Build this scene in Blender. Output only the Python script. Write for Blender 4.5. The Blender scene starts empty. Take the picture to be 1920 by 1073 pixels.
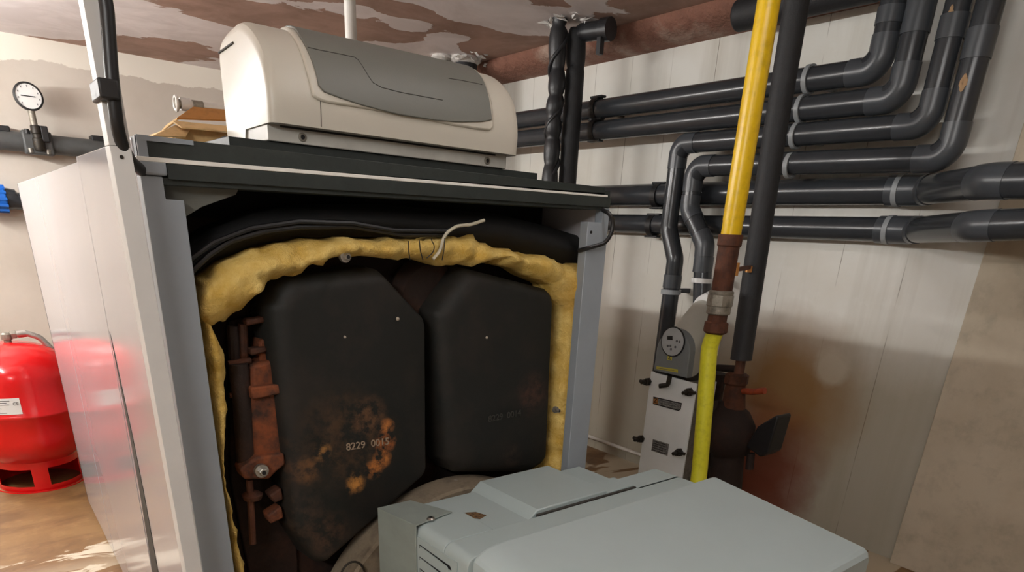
import bpy, bmesh, math, random
from mathutils import Vector, Matrix, noise
random.seed(7)
S = bpy.context.scene
COL = S.collection
rad = math.radians

# ------------------------------------------------------------------ camera
FPX, CYPX = 1234.25, 966.6
YAW, PIT, ROL = rad(-39.137), rad(23.187), rad(2.856)
def _rot():
    c, s = math.cos(YAW), math.sin(YAW)
    A = Matrix(((c, s, 0), (-s, c, 0), (0, 0, 1)))
    c, s = math.cos(PIT), math.sin(PIT)
    B = Matrix(((1, 0, 0), (0, -s, -c), (0, c, -s)))
    c, s = math.cos(ROL), math.sin(ROL)
    D = Matrix(((c, -s, 0), (s, c, 0), (0, 0, 1)))
    return D @ B @ A
RM = _rot()
CAM = Vector((0, 0, 1.45))
cd = bpy.data.cameras.new('camera'); cam = bpy.data.objects.new('camera', cd); COL.objects.link(cam)
cd.sensor_fit = 'HORIZONTAL'; cd.sensor_width = 36; cd.lens = FPX / 1920 * 36
cd.shift_y = (CYPX - 536.5) / 1920; cd.clip_start = 0.02
cam.matrix_world = Matrix.Translation(CAM) @ Matrix((RM[0], -RM[1], -RM[2])).transposed().to_4x4()
S.camera = cam

def on(px, py, axis, val):
    """where the sight line of a photo point meets the real plane axis = val"""
    d = RM.transposed() @ Vector(((px - 960) / FPX, (py - CYPX) / FPX, 1))
    t = (val - CAM[axis]) / d[axis]
    return CAM + d * t
def onY(px, py, y): return on(px, py, 1, y)
def onX(px, py, x): return on(px, py, 0, x)
def onZ(px, py, z): return on(px, py, 2, z)

# ------------------------------------------------------------------ world, exposure
S.view_settings.view_transform = 'Standard'
S.view_settings.look = 'None'
S.view_settings.gamma = 1
S.view_settings.use_curve_mapping = False
S.view_settings.exposure = 0.0
W = bpy.data.worlds.new('world'); S.world = W; W.use_nodes = True
W.node_tree.nodes['Background'].inputs[0].default_value = (0.02, 0.02, 0.022, 1)
W.node_tree.nodes['Background'].inputs[1].default_value = 1.0
LAMP_MAIN = 250.0      # tube left of the boiler
LAMP_REAR = 330.0     # tube of the same row, near the back wall
FILL_FRONT = 150.0    # unseen fill tube, added to brighten the front-facing parts
FILL_BURNER = 34.0    # weak unseen fill tube, added to brighten the burner top

XR, YB, ZC = 3.45, 6.5, 2.56      # right wall, back wall, ceiling
XL, YF = -2.7, -2.6
# ------------------------------------------------------------------ materials
def lin(c):
    return tuple(((v / 255) / 12.92 if v <= 10.3 else (((v / 255) + .055) / 1.055) ** 2.4) for v in c)
def newmat(name):
    m = bpy.data.materials.new(name); m.use_nodes = True
    return m, m.node_tree, m.node_tree.nodes['Principled BSDF']
def N(nt, t, **kw):
    n = nt.nodes.new(t)
    for k, v in kw.items():
        if k in n.inputs: n.inputs[k].default_value = v
        else: setattr(n, k, v)
    return n
def mixc(nt, a, b, fac):
    m = nt.nodes.new('ShaderNodeMix'); m.data_type = 'RGBA'
    for i, v in ((0, fac), (6, a), (7, b)):
        if hasattr(v, 'is_linked') or hasattr(v, 'links'): nt.links.new(v, m.inputs[i])
        else: m.inputs[i].default_value = (*v, 1) if i else v
    return m.outputs[2]
def ramp(nt, src, p0, p1):
    r = nt.nodes.new('ShaderNodeMapRange'); r.clamp = True
    nt.links.new(src, r.inputs[0]); r.inputs[1].default_value = p0; r.inputs[2].default_value = p1
    return r.outputs[0]
def math2(nt, op, a, b):
    m = nt.nodes.new('ShaderNodeMath'); m.operation = op
    for i, v in enumerate((a, b)):
        if hasattr(v, 'links'): nt.links.new(v, m.inputs[i])
        else: m.inputs[i].default_value = v
    return m.outputs[0]
def pos(nt): return N(nt, 'ShaderNodeNewGeometry').outputs['Position']
def ntex(nt, scale, detail=5, rough=.6, vec=None, scl=None, dist=0.0):
    n = N(nt, 'ShaderNodeTexNoise', Scale=scale, Detail=detail, Roughness=rough, Distortion=dist)
    v = vec if vec is not None else pos(nt)
    if scl:
        mp = N(nt, 'ShaderNodeMapping'); mp.inputs['Scale'].default_value = scl
        nt.links.new(v, mp.inputs[0]); v = mp.outputs[0]
    nt.links.new(v, n.inputs['Vector'])
    return n.outputs[0]
def sep(nt):
    s = N(nt, 'ShaderNodeSeparateXYZ'); nt.links.new(pos(nt), s.inputs[0]); return s.outputs
def blob(nt, c, r, wob=0.35, scale=6, soft=.5):
    """1 inside a ragged ball round c"""
    d = N(nt, 'ShaderNodeVectorMath', operation='DISTANCE'); nt.links.new(pos(nt), d.inputs[0]); d.inputs[1].default_value = c
    v = math2(nt, 'DIVIDE', d.outputs['Value'], r)
    v = math2(nt, 'ADD', v, math2(nt, 'MULTIPLY', math2(nt, 'SUBTRACT', ntex(nt, scale), .5), wob * 2))
    return ramp(nt, v, 1 + soft / 2, 1 - soft / 2)
def bump(nt, b, src, strength=.3, dist=.01):
    n = N(nt, 'ShaderNodeBump', Strength=strength, Distance=dist)
    nt.links.new(src, n.inputs['Height']); nt.links.new(n.outputs[0], b.inputs['Normal'])

def plain(name, col, rough=.5, metal=0.0, var=.12, scale=12, bmp=0, bscale=60, coat=0.0):
    m, nt, b = newmat(name)
    c = lin(col); d = tuple(v * (1 - var) for v in c); e = tuple(min(1, v * (1 + var)) for v in c)
    f = ntex(nt, scale)
    nt.links.new(mixc(nt, d, e, ramp(nt, f, .3, .7)), b.inputs['Base Color'])
    b.inputs['Roughness'].default_value = rough; b.inputs['Metallic'].default_value = metal
    b.inputs['Coat Weight'].default_value = coat; b.inputs['Coat Roughness'].default_value = .08
    if bmp: bump(nt, b, ntex(nt, bscale), bmp, .004)
    return m
def spotted(name, col, col2, p0=.55, p1=.7, scale=8, rough=.6, metal=0, bmp=.3, bscale=40, dist=.006):
    m, nt, b = newmat(name)
    f = ntex(nt, scale, 8, .65)
    g = ntex(nt, scale * 5, 4, .6)
    c = mixc(nt, lin(col), lin(col2), ramp(nt, f, p0, p1))
    c = mixc(nt, c, tuple(v * .55 for v in lin(col)), math2(nt, 'MULTIPLY', ramp(nt, g, .5, .75), .5))
    nt.links.new(c, b.inputs['Base Color'])
    b.inputs['Roughness'].default_value = rough; b.inputs['Metallic'].default_value = metal
    if bmp: bump(nt, b, ntex(nt, bscale), bmp, dist)
    return m

M = {}
M['pvc'] = plain('pvc_grey', (54, 57, 61), .22, 0, .1, 9, .02, 90)
M['pvc_elbow'] = plain('pvc_elbow', (70, 74, 79), .3, 0, .08, 9)
M['pvc_light'] = plain('pvc_light', (150, 155, 158), .45)
M['clip_black'] = plain('clip_black', (26, 26, 27), .5)
M['yellow'] = spotted('gas_yellow', (232, 190, 20), (205, 158, 10), .55, .75, 6, .3, 0, .05)
M['lemon'] = spotted('gas_lemon', (222, 216, 46), (200, 192, 40), .55, .7, 10, .5, 0, .15, 90)
M['foam'] = plain('foam_black', (36, 37, 40), .62, 0, .15, 20, .35, 140)
M['tape'] = plain('tape_black', (42, 43, 46), .38, 0, .2, 14, .3, 60)
M['rust'] = spotted('rust', (92, 52, 32), (58, 34, 24), .45, .65, 14, .75, .1, .5, 70)
M['rust_dark'] = spotted('rust_dark', (40, 27, 22), (70, 42, 28), .5, .75, 9, .8, .1, .5, 60)
M['rust_orange'] = spotted('rust_orange', (132, 70, 36), (52, 34, 26), .40, .62, 16, .8, 0, .5, 60)
M['rust_red'] = spotted('rust_red', (150, 62, 30), (90, 40, 24), .5, .7, 20, .6)
M['galv'] = spotted('galvanised', (150, 144, 132), (96, 90, 80), .5, .7, 30, .5, .5, .3, 90)
M['steel'] = plain('steel', (190, 188, 182), .28, .9, .15, 40)
M['brass'] = plain('brass', (196, 140, 80), .4, .6)
M['chrome'] = plain('braided_steel', (200, 198, 192), .3, .85, .2, 200, .4, 400)
M['red'] = plain('tank_red', (214, 12, 18), .22, 0, .06, 4, 0, 60, .4)
M['label'] = plain('label_white', (226, 226, 224), .5, 0, .03)
M['ink'] = plain('ink_grey', (90, 92, 96), .6, 0, .05)
M['ink_black'] = plain('ink_black', (20, 20, 22), .5)
M['blue'] = plain('valve_blue', (20, 96, 186), .35, 0, .1)
M['white_panel'] = plain('panel_white', (180, 178, 182), .12, 0, .02, 3)
M['post'] = plain('post_grey', (148, 156, 163), .42, 0, .04, 12)
M['trunk'] = plain('trunk_grey', (208, 207, 204), .45, 0, .04)
M['rail_dark'] = spotted('rail_dark', (40, 47, 45), (52, 58, 56), .5, .8, 20, .5, 0, .05)
M['strip'] = plain('strip_light', (232, 231, 224), .4)
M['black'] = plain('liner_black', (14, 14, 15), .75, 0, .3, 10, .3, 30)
M['cable'] = plain('cable_black', (22, 22, 24), .42)
M['cable_white'] = plain('cable_white', (196, 190, 170), .5)
M['gusset'] = plain('gusset_grey', (104, 106, 100), .6)
M['hood'] = plain('hood_cream', (204, 199, 186), .38, 0, .025, 4, .03, 250)
M['visor'] = plain('visor_grey', (116, 117, 111), .5, 0, .04, 4, .12, 300)
M['hood_base'] = plain('hood_base', (196, 194, 186), .45)
M['groove'] = plain('groove_dark', (60, 58, 54), .7)
M['burner'] = plain('burner_grey', (170, 184, 184), .55, 0, .025, 5, .05, 160)
M['burner_cover'] = plain('burner_cover', (178, 192, 193), .55, 0, .025, 4, .05, 160)
M['bracket'] = plain('bracket_grey', (142, 152, 146), .45, 0, .08, 14, .1, 100)
M['dirt'] = spotted('dirt', (120, 92, 60), (60, 42, 26), .45, .6, 120, .9)
M['ring'] = spotted('refractory', (124, 112, 94), (88, 78, 64), .5, .75, 20, .9, 0, .3, 90)
M['plate_white'] = plain('exchanger_white', (240, 246, 246), .4, 0, .03)
M['head_grey'] = plain('exchanger_head', (120, 126, 128), .5, 0, .05, 10, .1, 200)
M['head_body'] = plain('exchanger_body', (186, 186, 176), .5, 0, .04, 10, .1, 200)
M['knob'] = spotted('bolt_dark', (46, 42, 36), (90, 74, 54), .55, .75, 60, .5, .4)
M['dial'] = plain('dial_grey', (176, 182, 184), .4)
M['tag_yellow'] = plain('tag_yellow', (196, 186, 70), .5)
M['tag_metal'] = spotted('tag_metal', (120, 122, 120), (170, 172, 170), .45, .6, 120, .4, .4, 0)
M['card'] = spotted('cardboard', (222, 186, 132), (206, 168, 112), .5, .7, 8, .8, 0, .1, 90)
M['card_in'] = spotted('cardboard_inside', (178, 122, 62), (150, 96, 44), .5, .7, 8, .85, 0, .1, 90)
M['white_pipe'] = plain('white_pipe', (218, 214, 208), .4)
M['plaster'] = spotted('plaster_white', (222, 220, 216), (190, 186, 182), .5, .7, 30, .9, 0, .6, 50)
M['wallpipe'] = plain('wallpipe', (74, 76, 76), .5, 0, .15, 14, .1, 80)
M['chip'] = plain('chip_pale', (170, 160, 145), .6)
M['grey_sheet'] = plain('sheet_grey', (120, 126, 132), .5)

def mat_wool():
    m, nt, b = newmat('mineral_wool')
    f = ntex(nt, 16, 8, .7); g = ntex(nt, 70, 4, .7); h = ntex(nt, 5, 3)
    c = mixc(nt, lin((222, 178, 78)), lin((250, 222, 140)), ramp(nt, f, .35, .7))
    c = mixc(nt, c, lin((176, 130, 54)), math2(nt, 'MULTIPLY', ramp(nt, h, .55, .8), .6))
    nt.links.new(c, b.inputs['Base Color']); b.inputs['Roughness'].default_value = .95
    bump(nt, b, math2(nt, 'ADD', f, math2(nt, 'MULTIPLY', g, .4)), .9, .02)
    return m
M['wool'] = mat_wool()

def mat_door(name, orange):
    m, nt, b = newmat(name)
    f = ntex(nt, 7, 7, .65); g = ntex(nt, 30, 6, .7)
    c = mixc(nt, lin((27, 28, 26)), lin((46, 40, 35)), ramp(nt, f, .45, .75))
    for (ce, r, col, amt) in orange:
        k = math2(nt, 'MULTIPLY', math2(nt, 'MULTIPLY', blob(nt, ce, r, .5, 14, .9), ramp(nt, g, .42, .62)), amt)
        c = mixc(nt, c, lin(col), k)
    nt.links.new(c, b.inputs['Base Color']); b.inputs['Roughness'].default_value = .62; b.inputs['Specular IOR Level'].default_value = .35
    bump(nt, b, ntex(nt, 120, 5, .7), .25, .003)
    return m

def mat_floor():
    m, nt, b = newmat('floor_concrete')
    f = ntex(nt, 2.2, 6, .6, scl=(1, 2.4, 1), dist=.8); g = ntex(nt, 9, 7, .65); h = ntex(nt, .9, 4, .5, scl=(.8, 2.2, 1), dist=1.2)
    c = mixc(nt, lin((136, 104, 64)), lin((106, 76, 46)), ramp(nt, f, .4, .68))
    c = mixc(nt, c, lin((166, 132, 88)), math2(nt, 'MULTIPLY', ramp(nt, g, .5, .75), .5))
    x = sep(nt)
    # bare pale patches of worn paint in front
    k = math2(nt, 'MULTIPLY', ramp(nt, h, .5, .515), ramp(nt, x[1], 3.3, 3.0))
    c = mixc(nt, c, lin((196, 182, 158)), k)
    for (px, py, r) in ((150, 1050, .16), (185, 1025, .10), (60, 1110, .3)):
        k = math2(nt, 'MULTIPLY', blob(nt, onZ(px, py, 0), r, .5, 5, .12), ramp(nt, f, .5, .47))
        c = mixc(nt, c, lin((206, 194, 172)), k)
    nt.links.new(c, b.inputs['Base Color']); b.inputs['Roughness'].default_value = .5
    bump(nt, b, g, .1, .01)
    return m
def mat_ceiling():
    m, nt, b = newmat('ceiling_flaking')
    f = ntex(nt, .95, 7, .52, scl=(.75, 1.5, 1), dist=.5); g = ntex(nt, 3.0, 8, .6, dist=.6); h = ntex(nt, 22, 5, .6)
    x = sep(nt)
    a = math2(nt, 'ADD', math2(nt, 'MULTIPLY', f, .75), math2(nt, 'MULTIPLY', g, .25))
    # where the paint survives and where it has come away
    for (px, py, r, amt) in ((60, 20, .5, .16), (260, 30, .45, .14), (20, 52, .25, .1), (160, 50, .14, -.14), (330, 85, .34, -.16), (200, 68, .15, -.12), (420, 25, .35, -.12), (520, 30, .35, -.14), (640, 60, .34, -.13), (470, 5, .2, .1), (620, 15, .16, .14), (680, 28, .13, .14), (760, 45, .13, .14), (850, 75, .12, .16), (835, 95, .16, .14), (840, 10, .22, .14), (960, 30, .3, .16), (1030, 45, .22, .16), (1080, 62, .12, .14), (900, 45, .2, -.1), (900, 95, .2, -.16), (990, 85, .2, -.14), (1120, 12, .2, .04), (1000, 2, .14, -.1), (1220, 20, .3, -.16), (740, 70, .12, -.14), (780, 20, .14, -.1)):
        ce = onZ(px, py, ZC)
        a = math2(nt, 'ADD', a, math2(nt, 'MULTIPLY', blob(nt, ce, r, .25, 3, 1.2), amt))
    k = ramp(nt, a, .478, .486)
    br = mixc(nt, lin((176, 144, 130)), lin((148, 119, 105)), ramp(nt, g, .4, .65))
    br = mixc(nt, br, lin((186, 160, 148)), math2(nt, 'MULTIPLY', ramp(nt, h, .55, .75), .35))
    wh = mixc(nt, lin((238, 230, 230)), lin((222, 213, 212)), ramp(nt, g, .4, .6))
    nt.links.new(mixc(nt, br, wh, k), b.inputs['Base Color']); b.inputs['Roughness'].default_value = .8
    bump(nt, b, math2(nt, 'ADD', k, math2(nt, 'MULTIPLY', h, .25)), .35, .008)
    return m
def mat_backwall():
    m, nt, b = newmat('wall_beige_render')
    f = ntex(nt, 1.6, 6, .6); g = ntex(nt, 3.2, 8, .62); h = ntex(nt, 30, 4)
    x = sep(nt)
    c = mixc(nt, lin((212, 203, 192)), lin((198, 189, 177)), ramp(nt, f, .35, .65))
    edge = math2(nt, 'ADD', x[2], math2(nt, 'MULTIPLY', math2(nt, 'SUBTRACT', g, .5), .22))
    k = ramp(nt, edge, 2.405, 2.411)
    c = mixc(nt, c, lin((240, 234, 222)), k)
    nt.links.new(c, b.inputs['Base Color']); b.inputs['Roughness'].default_value = .85
    bump(nt, b, math2(nt, 'ADD', h, k), .12, .006)
    return m
def mat_rightwall():
    m, nt, b = newmat('wall_boarded_concrete')
    x = sep(nt)
    f = ntex(nt, 1.3, 6, .6); st = ntex(nt, 1.0, 4, .6, scl=(1, 5, .35)); g = ntex(nt, 5, 7, .65)
    c = mixc(nt, lin((232, 231, 225)), lin((220, 217, 207)), ramp(nt, f, .35, .65))
    c = mixc(nt, c, lin((184, 178, 164)), math2(nt, 'MULTIPLY', ramp(nt, st, .5, .72), .5))
    c = mixc(nt, c, lin((238, 237, 233)), math2(nt, 'MULTIPLY', ramp(nt, g, .58, .72), .4))
    # boiler's shadow on the lower wall, painted into its colour
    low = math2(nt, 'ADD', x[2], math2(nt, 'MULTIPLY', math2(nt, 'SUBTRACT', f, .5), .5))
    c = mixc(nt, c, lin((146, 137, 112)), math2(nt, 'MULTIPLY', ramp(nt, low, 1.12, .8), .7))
    # board joints of the shuttering
    w = math2(nt, 'FRACT', math2(nt, 'DIVIDE', math2(nt, 'ADD', x[1], 10.03), .31), 0)
    j = math2(nt, 'LESS_THAN', w, .013)
    j = math2(nt, 'MULTIPLY', j, ramp(nt, ntex(nt, 2.3, 3), .45, .6))
    c = mixc(nt, c, lin((120, 112, 96)), math2(nt, 'MULTIPLY', j, .8))
    # rust run beside the leaking valve
    p = onX(1470, 740, 3.45); q = onX(1420, 860, 3.45); r = onX(1560, 690, 3.45)
    c = mixc(nt, c, lin((142, 106, 60)), math2(nt, 'MULTIPLY', blob(nt, p, .34, .3, 4, 1.0), .95))
    c = mixc(nt, c, lin((120, 52, 24)), math2(nt, 'MULTIPLY', blob(nt, q, .30, .35, 5, .9), .85))
    c = mixc(nt, c, lin((112, 50, 24)), math2(nt, 'MULTIPLY', blob(nt, onX(1420, 940, 3.45), .26, .35, 5, .9), .85))
    c = mixc(nt, c, lin((196, 188, 170)), math2(nt, 'MULTIPLY', blob(nt, r, .09, .4, 9, .5), .6))
    nt.links.new(c, b.inputs['Base Color']); b.inputs['Roughness'].default_value = .8
    bump(nt, b, math2(nt, 'SUBTRACT', g, math2(nt, 'MULTIPLY', j, 2)), .12, .01)
    return m
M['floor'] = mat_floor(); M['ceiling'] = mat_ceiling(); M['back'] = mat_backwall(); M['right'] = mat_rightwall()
M['pilaster'] = spotted('pilaster_render', (196, 184, 164), (178, 166, 146), .45, .7, 2.5, .85, 0, .15, 30)
M['haunch'] = spotted('haunch_brown', (138, 96, 80), (182, 164, 150), .5, .7, 2.2, .85, 0, .9, 16, .03)

# ------------------------------------------------------------------ mesh helpers
class MB:
    def __init__(s): s.bm = bmesh.new()
    def box(s, x0, x1, y0, y1, z0, z1):
        v = [s.bm.verts.new(p) for p in ((x0,y0,z0),(x1,y0,z0),(x1,y1,z0),(x0,y1,z0),(x0,y0,z1),(x1,y0,z1),(x1,y1,z1),(x0,y1,z1))]
        for f in ((0,3,2,1),(4,5,6,7),(0,1,5,4),(1,2,6,5),(2,3,7,6),(3,0,4,7)): s.bm.faces.new([v[i] for i in f])
        return s
    def prism(s, pts, ext):
        ext = Vector(ext); a = [s.bm.verts.new(Vector(p)) for p in pts]; b = [s.bm.verts.new(Vector(p) + ext) for p in pts]
        n = len(pts)
        s.bm.faces.new(a); s.bm.faces.new(b[::-1])
        for i in range(n): s.bm.faces.new((a[i], b[i], b[(i+1) % n], a[(i+1) % n]))
        return s
    def loft(s, rings, cap=True, closed=True):
        R = [[s.bm.verts.new(Vector(p)) for p in r] for r in rings]; n = len(R[0])
        for i in range(len(R) - 1):
            for j in range(n if closed else n - 1):
                s.bm.faces.new((R[i][j], R[i][(j+1) % n], R[i+1][(j+1) % n], R[i+1][j]))
        if cap and closed:
            s.bm.faces.new(R[0][::-1]); s.bm.faces.new(R[-1])
        return s
    def tube(s, path, r, n=20, cap=True, wob=0):
        path = [Vector(p) for p in path]; rr = r if isinstance(r, (list, tuple)) else [r] * len(path)
        T = []
        for i in range(len(path)):
            a = path[max(i-1, 0)]; b = path[min(i+1, len(path)-1)]
            t = (b - a); T.append(t.normalized() if t.length > 1e-9 else Vector((0, 0, 1)))
        u = T[0].orthogonal().normalized(); rings = []
        for i, p in enumerate(path):
            u = (u - T[i] * u.dot(T[i])).normalized(); v = T[i].cross(u)
            rings.append([p + (u * math.cos(2*math.pi*k/n) + v * math.sin(2*math.pi*k/n)) * rr[i] for k in range(n)])
        return s.loft(rings, cap)
    def lathe(s, prof, o, axis=(0,0,1), n=32):
        o = Vector(o); ax = Vector(axis).normalized(); u = ax.orthogonal().normalized(); v = ax.cross(u)
        rings = [[o + ax*h + (u*math.cos(2*math.pi*k/n) + v*math.sin(2*math.pi*k/n)) * max(r, 1e-4) for k in range(n)] for r, h in prof]
        return s.loft(rings, True)
    def build(s, name, mat, parent=None, bevel=0, seg=2, smooth=True, ang=35):
        bm = s.bm
        bmesh.ops.recalc_face_normals(bm, faces=bm.faces)
        if parent is not None: o0 = Vector(parent['_o'])
        else:
            xs = [v.co for v in bm.verts]
            o0 = Vector(((min(c.x for c in xs)+max(c.x for c in xs))/2, (min(c.y for c in xs)+max(c.y for c in xs))/2, min(c.z for c in xs)))
        base = o0
        bmesh.ops.translate(bm, verts=bm.verts, vec=-base)
        me = bpy.data.meshes.new(name); bm.to_mesh(me); bm.free()
        if smooth:
            me.polygons.foreach_set('use_smooth', [True] * len(me.polygons))
            me.set_sharp_from_angle(angle=rad(ang))
        me.materials.append(M[mat] if isinstance(mat, str) else mat)
        o = bpy.data.objects.new(name, me); COL.objects.link(o)
        o['_o'] = tuple(base)
        if parent is not None: o.parent = parent
        else: o.location = base
        if bevel:
            md = o.modifiers.new('bevel', 'BEVEL'); md.width = bevel; md.segments = seg; md.limit_method = 'ANGLE'; md.angle_limit = rad(40)
            md.harden_normals = False
        return o
def tag(o, label, cat, group=None):
    o['label'] = label; o['category'] = cat
    if group: o['group'] = group
    return o
def thing(name, label, cat, loc, group=None):
    o = bpy.data.objects.new(name, None); COL.objects.link(o); o.location = Vector(loc); o['_o'] = tuple(loc)
    o.empty_display_size = .05
    return tag(o, label, cat, group)
def struct(o): o['kind'] = 'structure'; return o
def fillet(pts, r, n=8):
    pts = [Vector(p) for p in pts]; out = [pts[0]]
    for i in range(1, len(pts) - 1):
        p = pts[i]; a = (pts[i-1] - p); b = (pts[i+1] - p); la, lb = a.length, b.length
        a.normalize(); b.normalize(); th = a.angle(b)
        if th > math.pi - .02: out.append(p); continue
        t = min(r / math.tan(th / 2), la * .48, lb * .48); rr = t * math.tan(th / 2)
        c = p + (a + b).normalized() * (rr / math.sin(th / 2)); s0 = p + a * t - c; s1 = p + b * t - c
        tot = s0.angle(s1); ax = s0.cross(s1).normalized()
        for k in range(n + 1): out.append(c + Matrix.Rotation(tot * k / n, 3, ax) @ s0)
    return out + [pts[-1]]
def text_mesh(txt, size, o, right, up, name, mat, parent, depth=.0008, align='CENTER'):
    cu = bpy.data.curves.new(name, 'FONT'); cu.body = txt; cu.size = size; cu.extrude = depth; cu.align_x = align; cu.align_y = 'CENTER'
    cu.resolution_u = 3
    t = bpy.data.objects.new(name + '_curve', cu); COL.objects.link(t)
    dg = bpy.context.evaluated_depsgraph_get(); me = bpy.data.meshes.new_from_object(t.evaluated_get(dg))
    bpy.data.objects.remove(t)
    r = Vector(right).normalized(); u = Vector(up).normalized(); nrm = r.cross(u)
    mt = Matrix((r, u, nrm)).transposed().to_4x4(); mt.translation = Vector(o) - Vector(parent['_o'])
    me.transform(mt); me.materials.clear(); me.materials.append(M[mat])
    ob = bpy.data.objects.new(name, me); COL.objects.link(ob); ob.parent = parent; ob['_o'] = parent['_o']
    return ob

# ------------------------------------------------------------------ room


struct(MB().box(XL, XR + .3, YF, YB + .3, -.12, 0).build('floor', 'floor', smooth=False))
struct(MB().box(XL, XR + .3, YF, YB + .3, ZC, ZC + .12).build('ceiling', 'ceiling', smooth=False))
struct(MB().box(XL - .15, XR + .15, YB, YB + .15, 0, ZC).build('wall_back', 'back', smooth=False))
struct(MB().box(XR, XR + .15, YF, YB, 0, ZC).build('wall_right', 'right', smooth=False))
struct(MB().box(XL - .15, XL, YF, YB, 0, ZC).build('wall_left', 'back', smooth=False))
struct(MB().box(XL - .15, XR + .15, YF - .15, YF, 0, ZC).build('wall_front', 'back', smooth=False))
struct(MB().box(3.40, XR + .01, .42, 1.125, 0, ZC).build('trim_1', 'pilaster', bevel=.004, smooth=False))
# rough brown haunch between ceiling and right wall
bm = MB(); rings = []
y = .2
while y <= YB:
    w = noise.noise(Vector((y * 2.3, 1.3, 0))) * .012; w2 = noise.noise(Vector((y * 9, 5, 0))) * .006
    ring = []
    for k in range(11):
        a = math.pi / 2 * k / 10
        rr = .20 + (w + w2) * math.sin(2 * a)
        ring.append((XR - rr * math.cos(a) ** .8 * 1.1 if k < 10 else XR + .0, y, ZC - (rr * .5) * math.sin(a) ** .8))
    ring.append((XR + .02, y, ZC + .02))
    rings.append(ring); y += .06
bm.loft(rings); struct(bm.build('trim_2', 'haunch', ang=80))

# tube lights outside the picture (left aisle row, plus added front and burner fills)
def emat(name, strength):
    m = bpy.data.materials.new(name); m.use_nodes = True; nt = m.node_tree; nt.nodes.clear()
    e = N(nt, 'ShaderNodeEmission'); e.inputs[0].default_value = (1, .985, .955, 1); e.inputs[1].default_value = strength
    o = N(nt, 'ShaderNodeOutputMaterial'); nt.links.new(e.outputs[0], o.inputs[0]); return m
def tube_light(x, y, z, strength, label):
    t = thing('tube_light', label, 'ceiling light', (x, y, z))
    MB().box(x - .03, x + .03, y - .63, y + .63, z + .04, z + .10).build('housing', 'white_panel', t)
    for s in (-1, 1): MB().box(x - .006, x + .006, y + s * .4 - .006, y + s * .4 + .006, z + .10, ZC - .001).build('hanger', 'steel', t)
    MB().tube([(x, y - .6, z), (x, y + .6, z)], .019, 16).build('tube', emat('tube_glow', strength), t)
    for s in (-1, 1): MB().box(x - .02, x + .02, y + s * .615 - .015, y + s * .615 + .015, z - .02, z + .045).build('end_cap', 'white_panel', t)
tube_light(-.75, 3.3, 2.12, LAMP_MAIN, 'white ceiling tube light over the aisle left of the boiler')
tube_light(-.75, 5.2, 2.12, LAMP_REAR, 'white ceiling tube light near the back wall above the tank aisle')
tube_light(-.95, -.1, 2.12, FILL_FRONT, 'unseen fill tube light added left of the photographer')
tube_light(1.3, .45, 2.44, FILL_BURNER, 'unseen fill tube light added over the burner in front of the boiler')

# ------------------------------------------------------------------ boiler
BX0, BX1, BY0, BY1, BZ = .277, 1.43, 1.40, 3.96, 1.572
boiler = thing('boiler', 'large white cast-iron boiler with its front panel removed, black casting doors and yellow wool showing', 'boiler', ((BX0+BX1)/2, (BY0+BY1)/2, 0))
def bpart(mb, name, mat, **k): return mb.build(name, mat, boiler, **k)
# left casing: three sheets with a widening gap between the front two
def side(y0t, y0b, y1t, y1b, zt0, zt1, x=BX0):
    b = MB()
    b.prism([(x, y0b, .02), (x, y1b, .02), (x, y1t, zt1), (x, y0t, zt0)], (.018, 0, 0)); return b
ys1 = onX(206, 620, BX0).y; 
gb = onX(284, 1060, BX0); gt = onX(206, 620, BX0)
yb0 = gt.y + (gb.y - gt.y) * (gt.z - .02) / (gt.z - gb.z)
bpart(side(BY0 + .0315, BY0 + .0315, gt.y, yb0 - .012, BZ, BZ), 'side_panel', 'white_panel', bevel=.002)
yq = onX(63, 329, BX0).y
bpart(MB().prism([(BX0, yb0 + .012, .02), (BX0, yq, .02), (BX0, yq, BZ - .016), (BX0, 2.09, BZ - .011), (BX0, 2.09, BZ), (BX0, gt.y, BZ)], (.018, 0, 0)), 'side_panel', 'white_panel', bevel=.001)
bpart(side(yq + .003, yq + .003, BY1, BY1, BZ - .017, 1.553), 'side_panel', 'white_panel', bevel=.002)
bpart(MB().box(BX0 + .012, BX0 + .02, 1.42, 3.9, .03, 1.5), 'inner_sheet', 'black')
w_ = [onX(*p, BX0 - .0004) for p in ((206, 622), (244, 820), (262, 920), (286.5, 1073), (291, 1073), (297, 1073), (269, 920), (249, 820))]
bpart(MB().prism(w_, (-.0008, 0, 0)), 'panel_gap', 'groove')
# rear part of the casing a step lower, right casing, back, lid
bpart(MB().box(BX1 - .018, BX1, BY0 + .0315, BY1, .02, BZ - .02), 'side_panel', 'white_panel', bevel=.002)
bpart(MB().box(BX0, BX1, BY1 - .018, BY1, .02, 1.55), 'back_panel', 'white_panel')
bpart(MB().box(BX0 + .01, BX1 - .01, BY0 + .02, BY1 - .01, 1.535, 1.555), 'lid', 'rail_dark')
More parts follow.
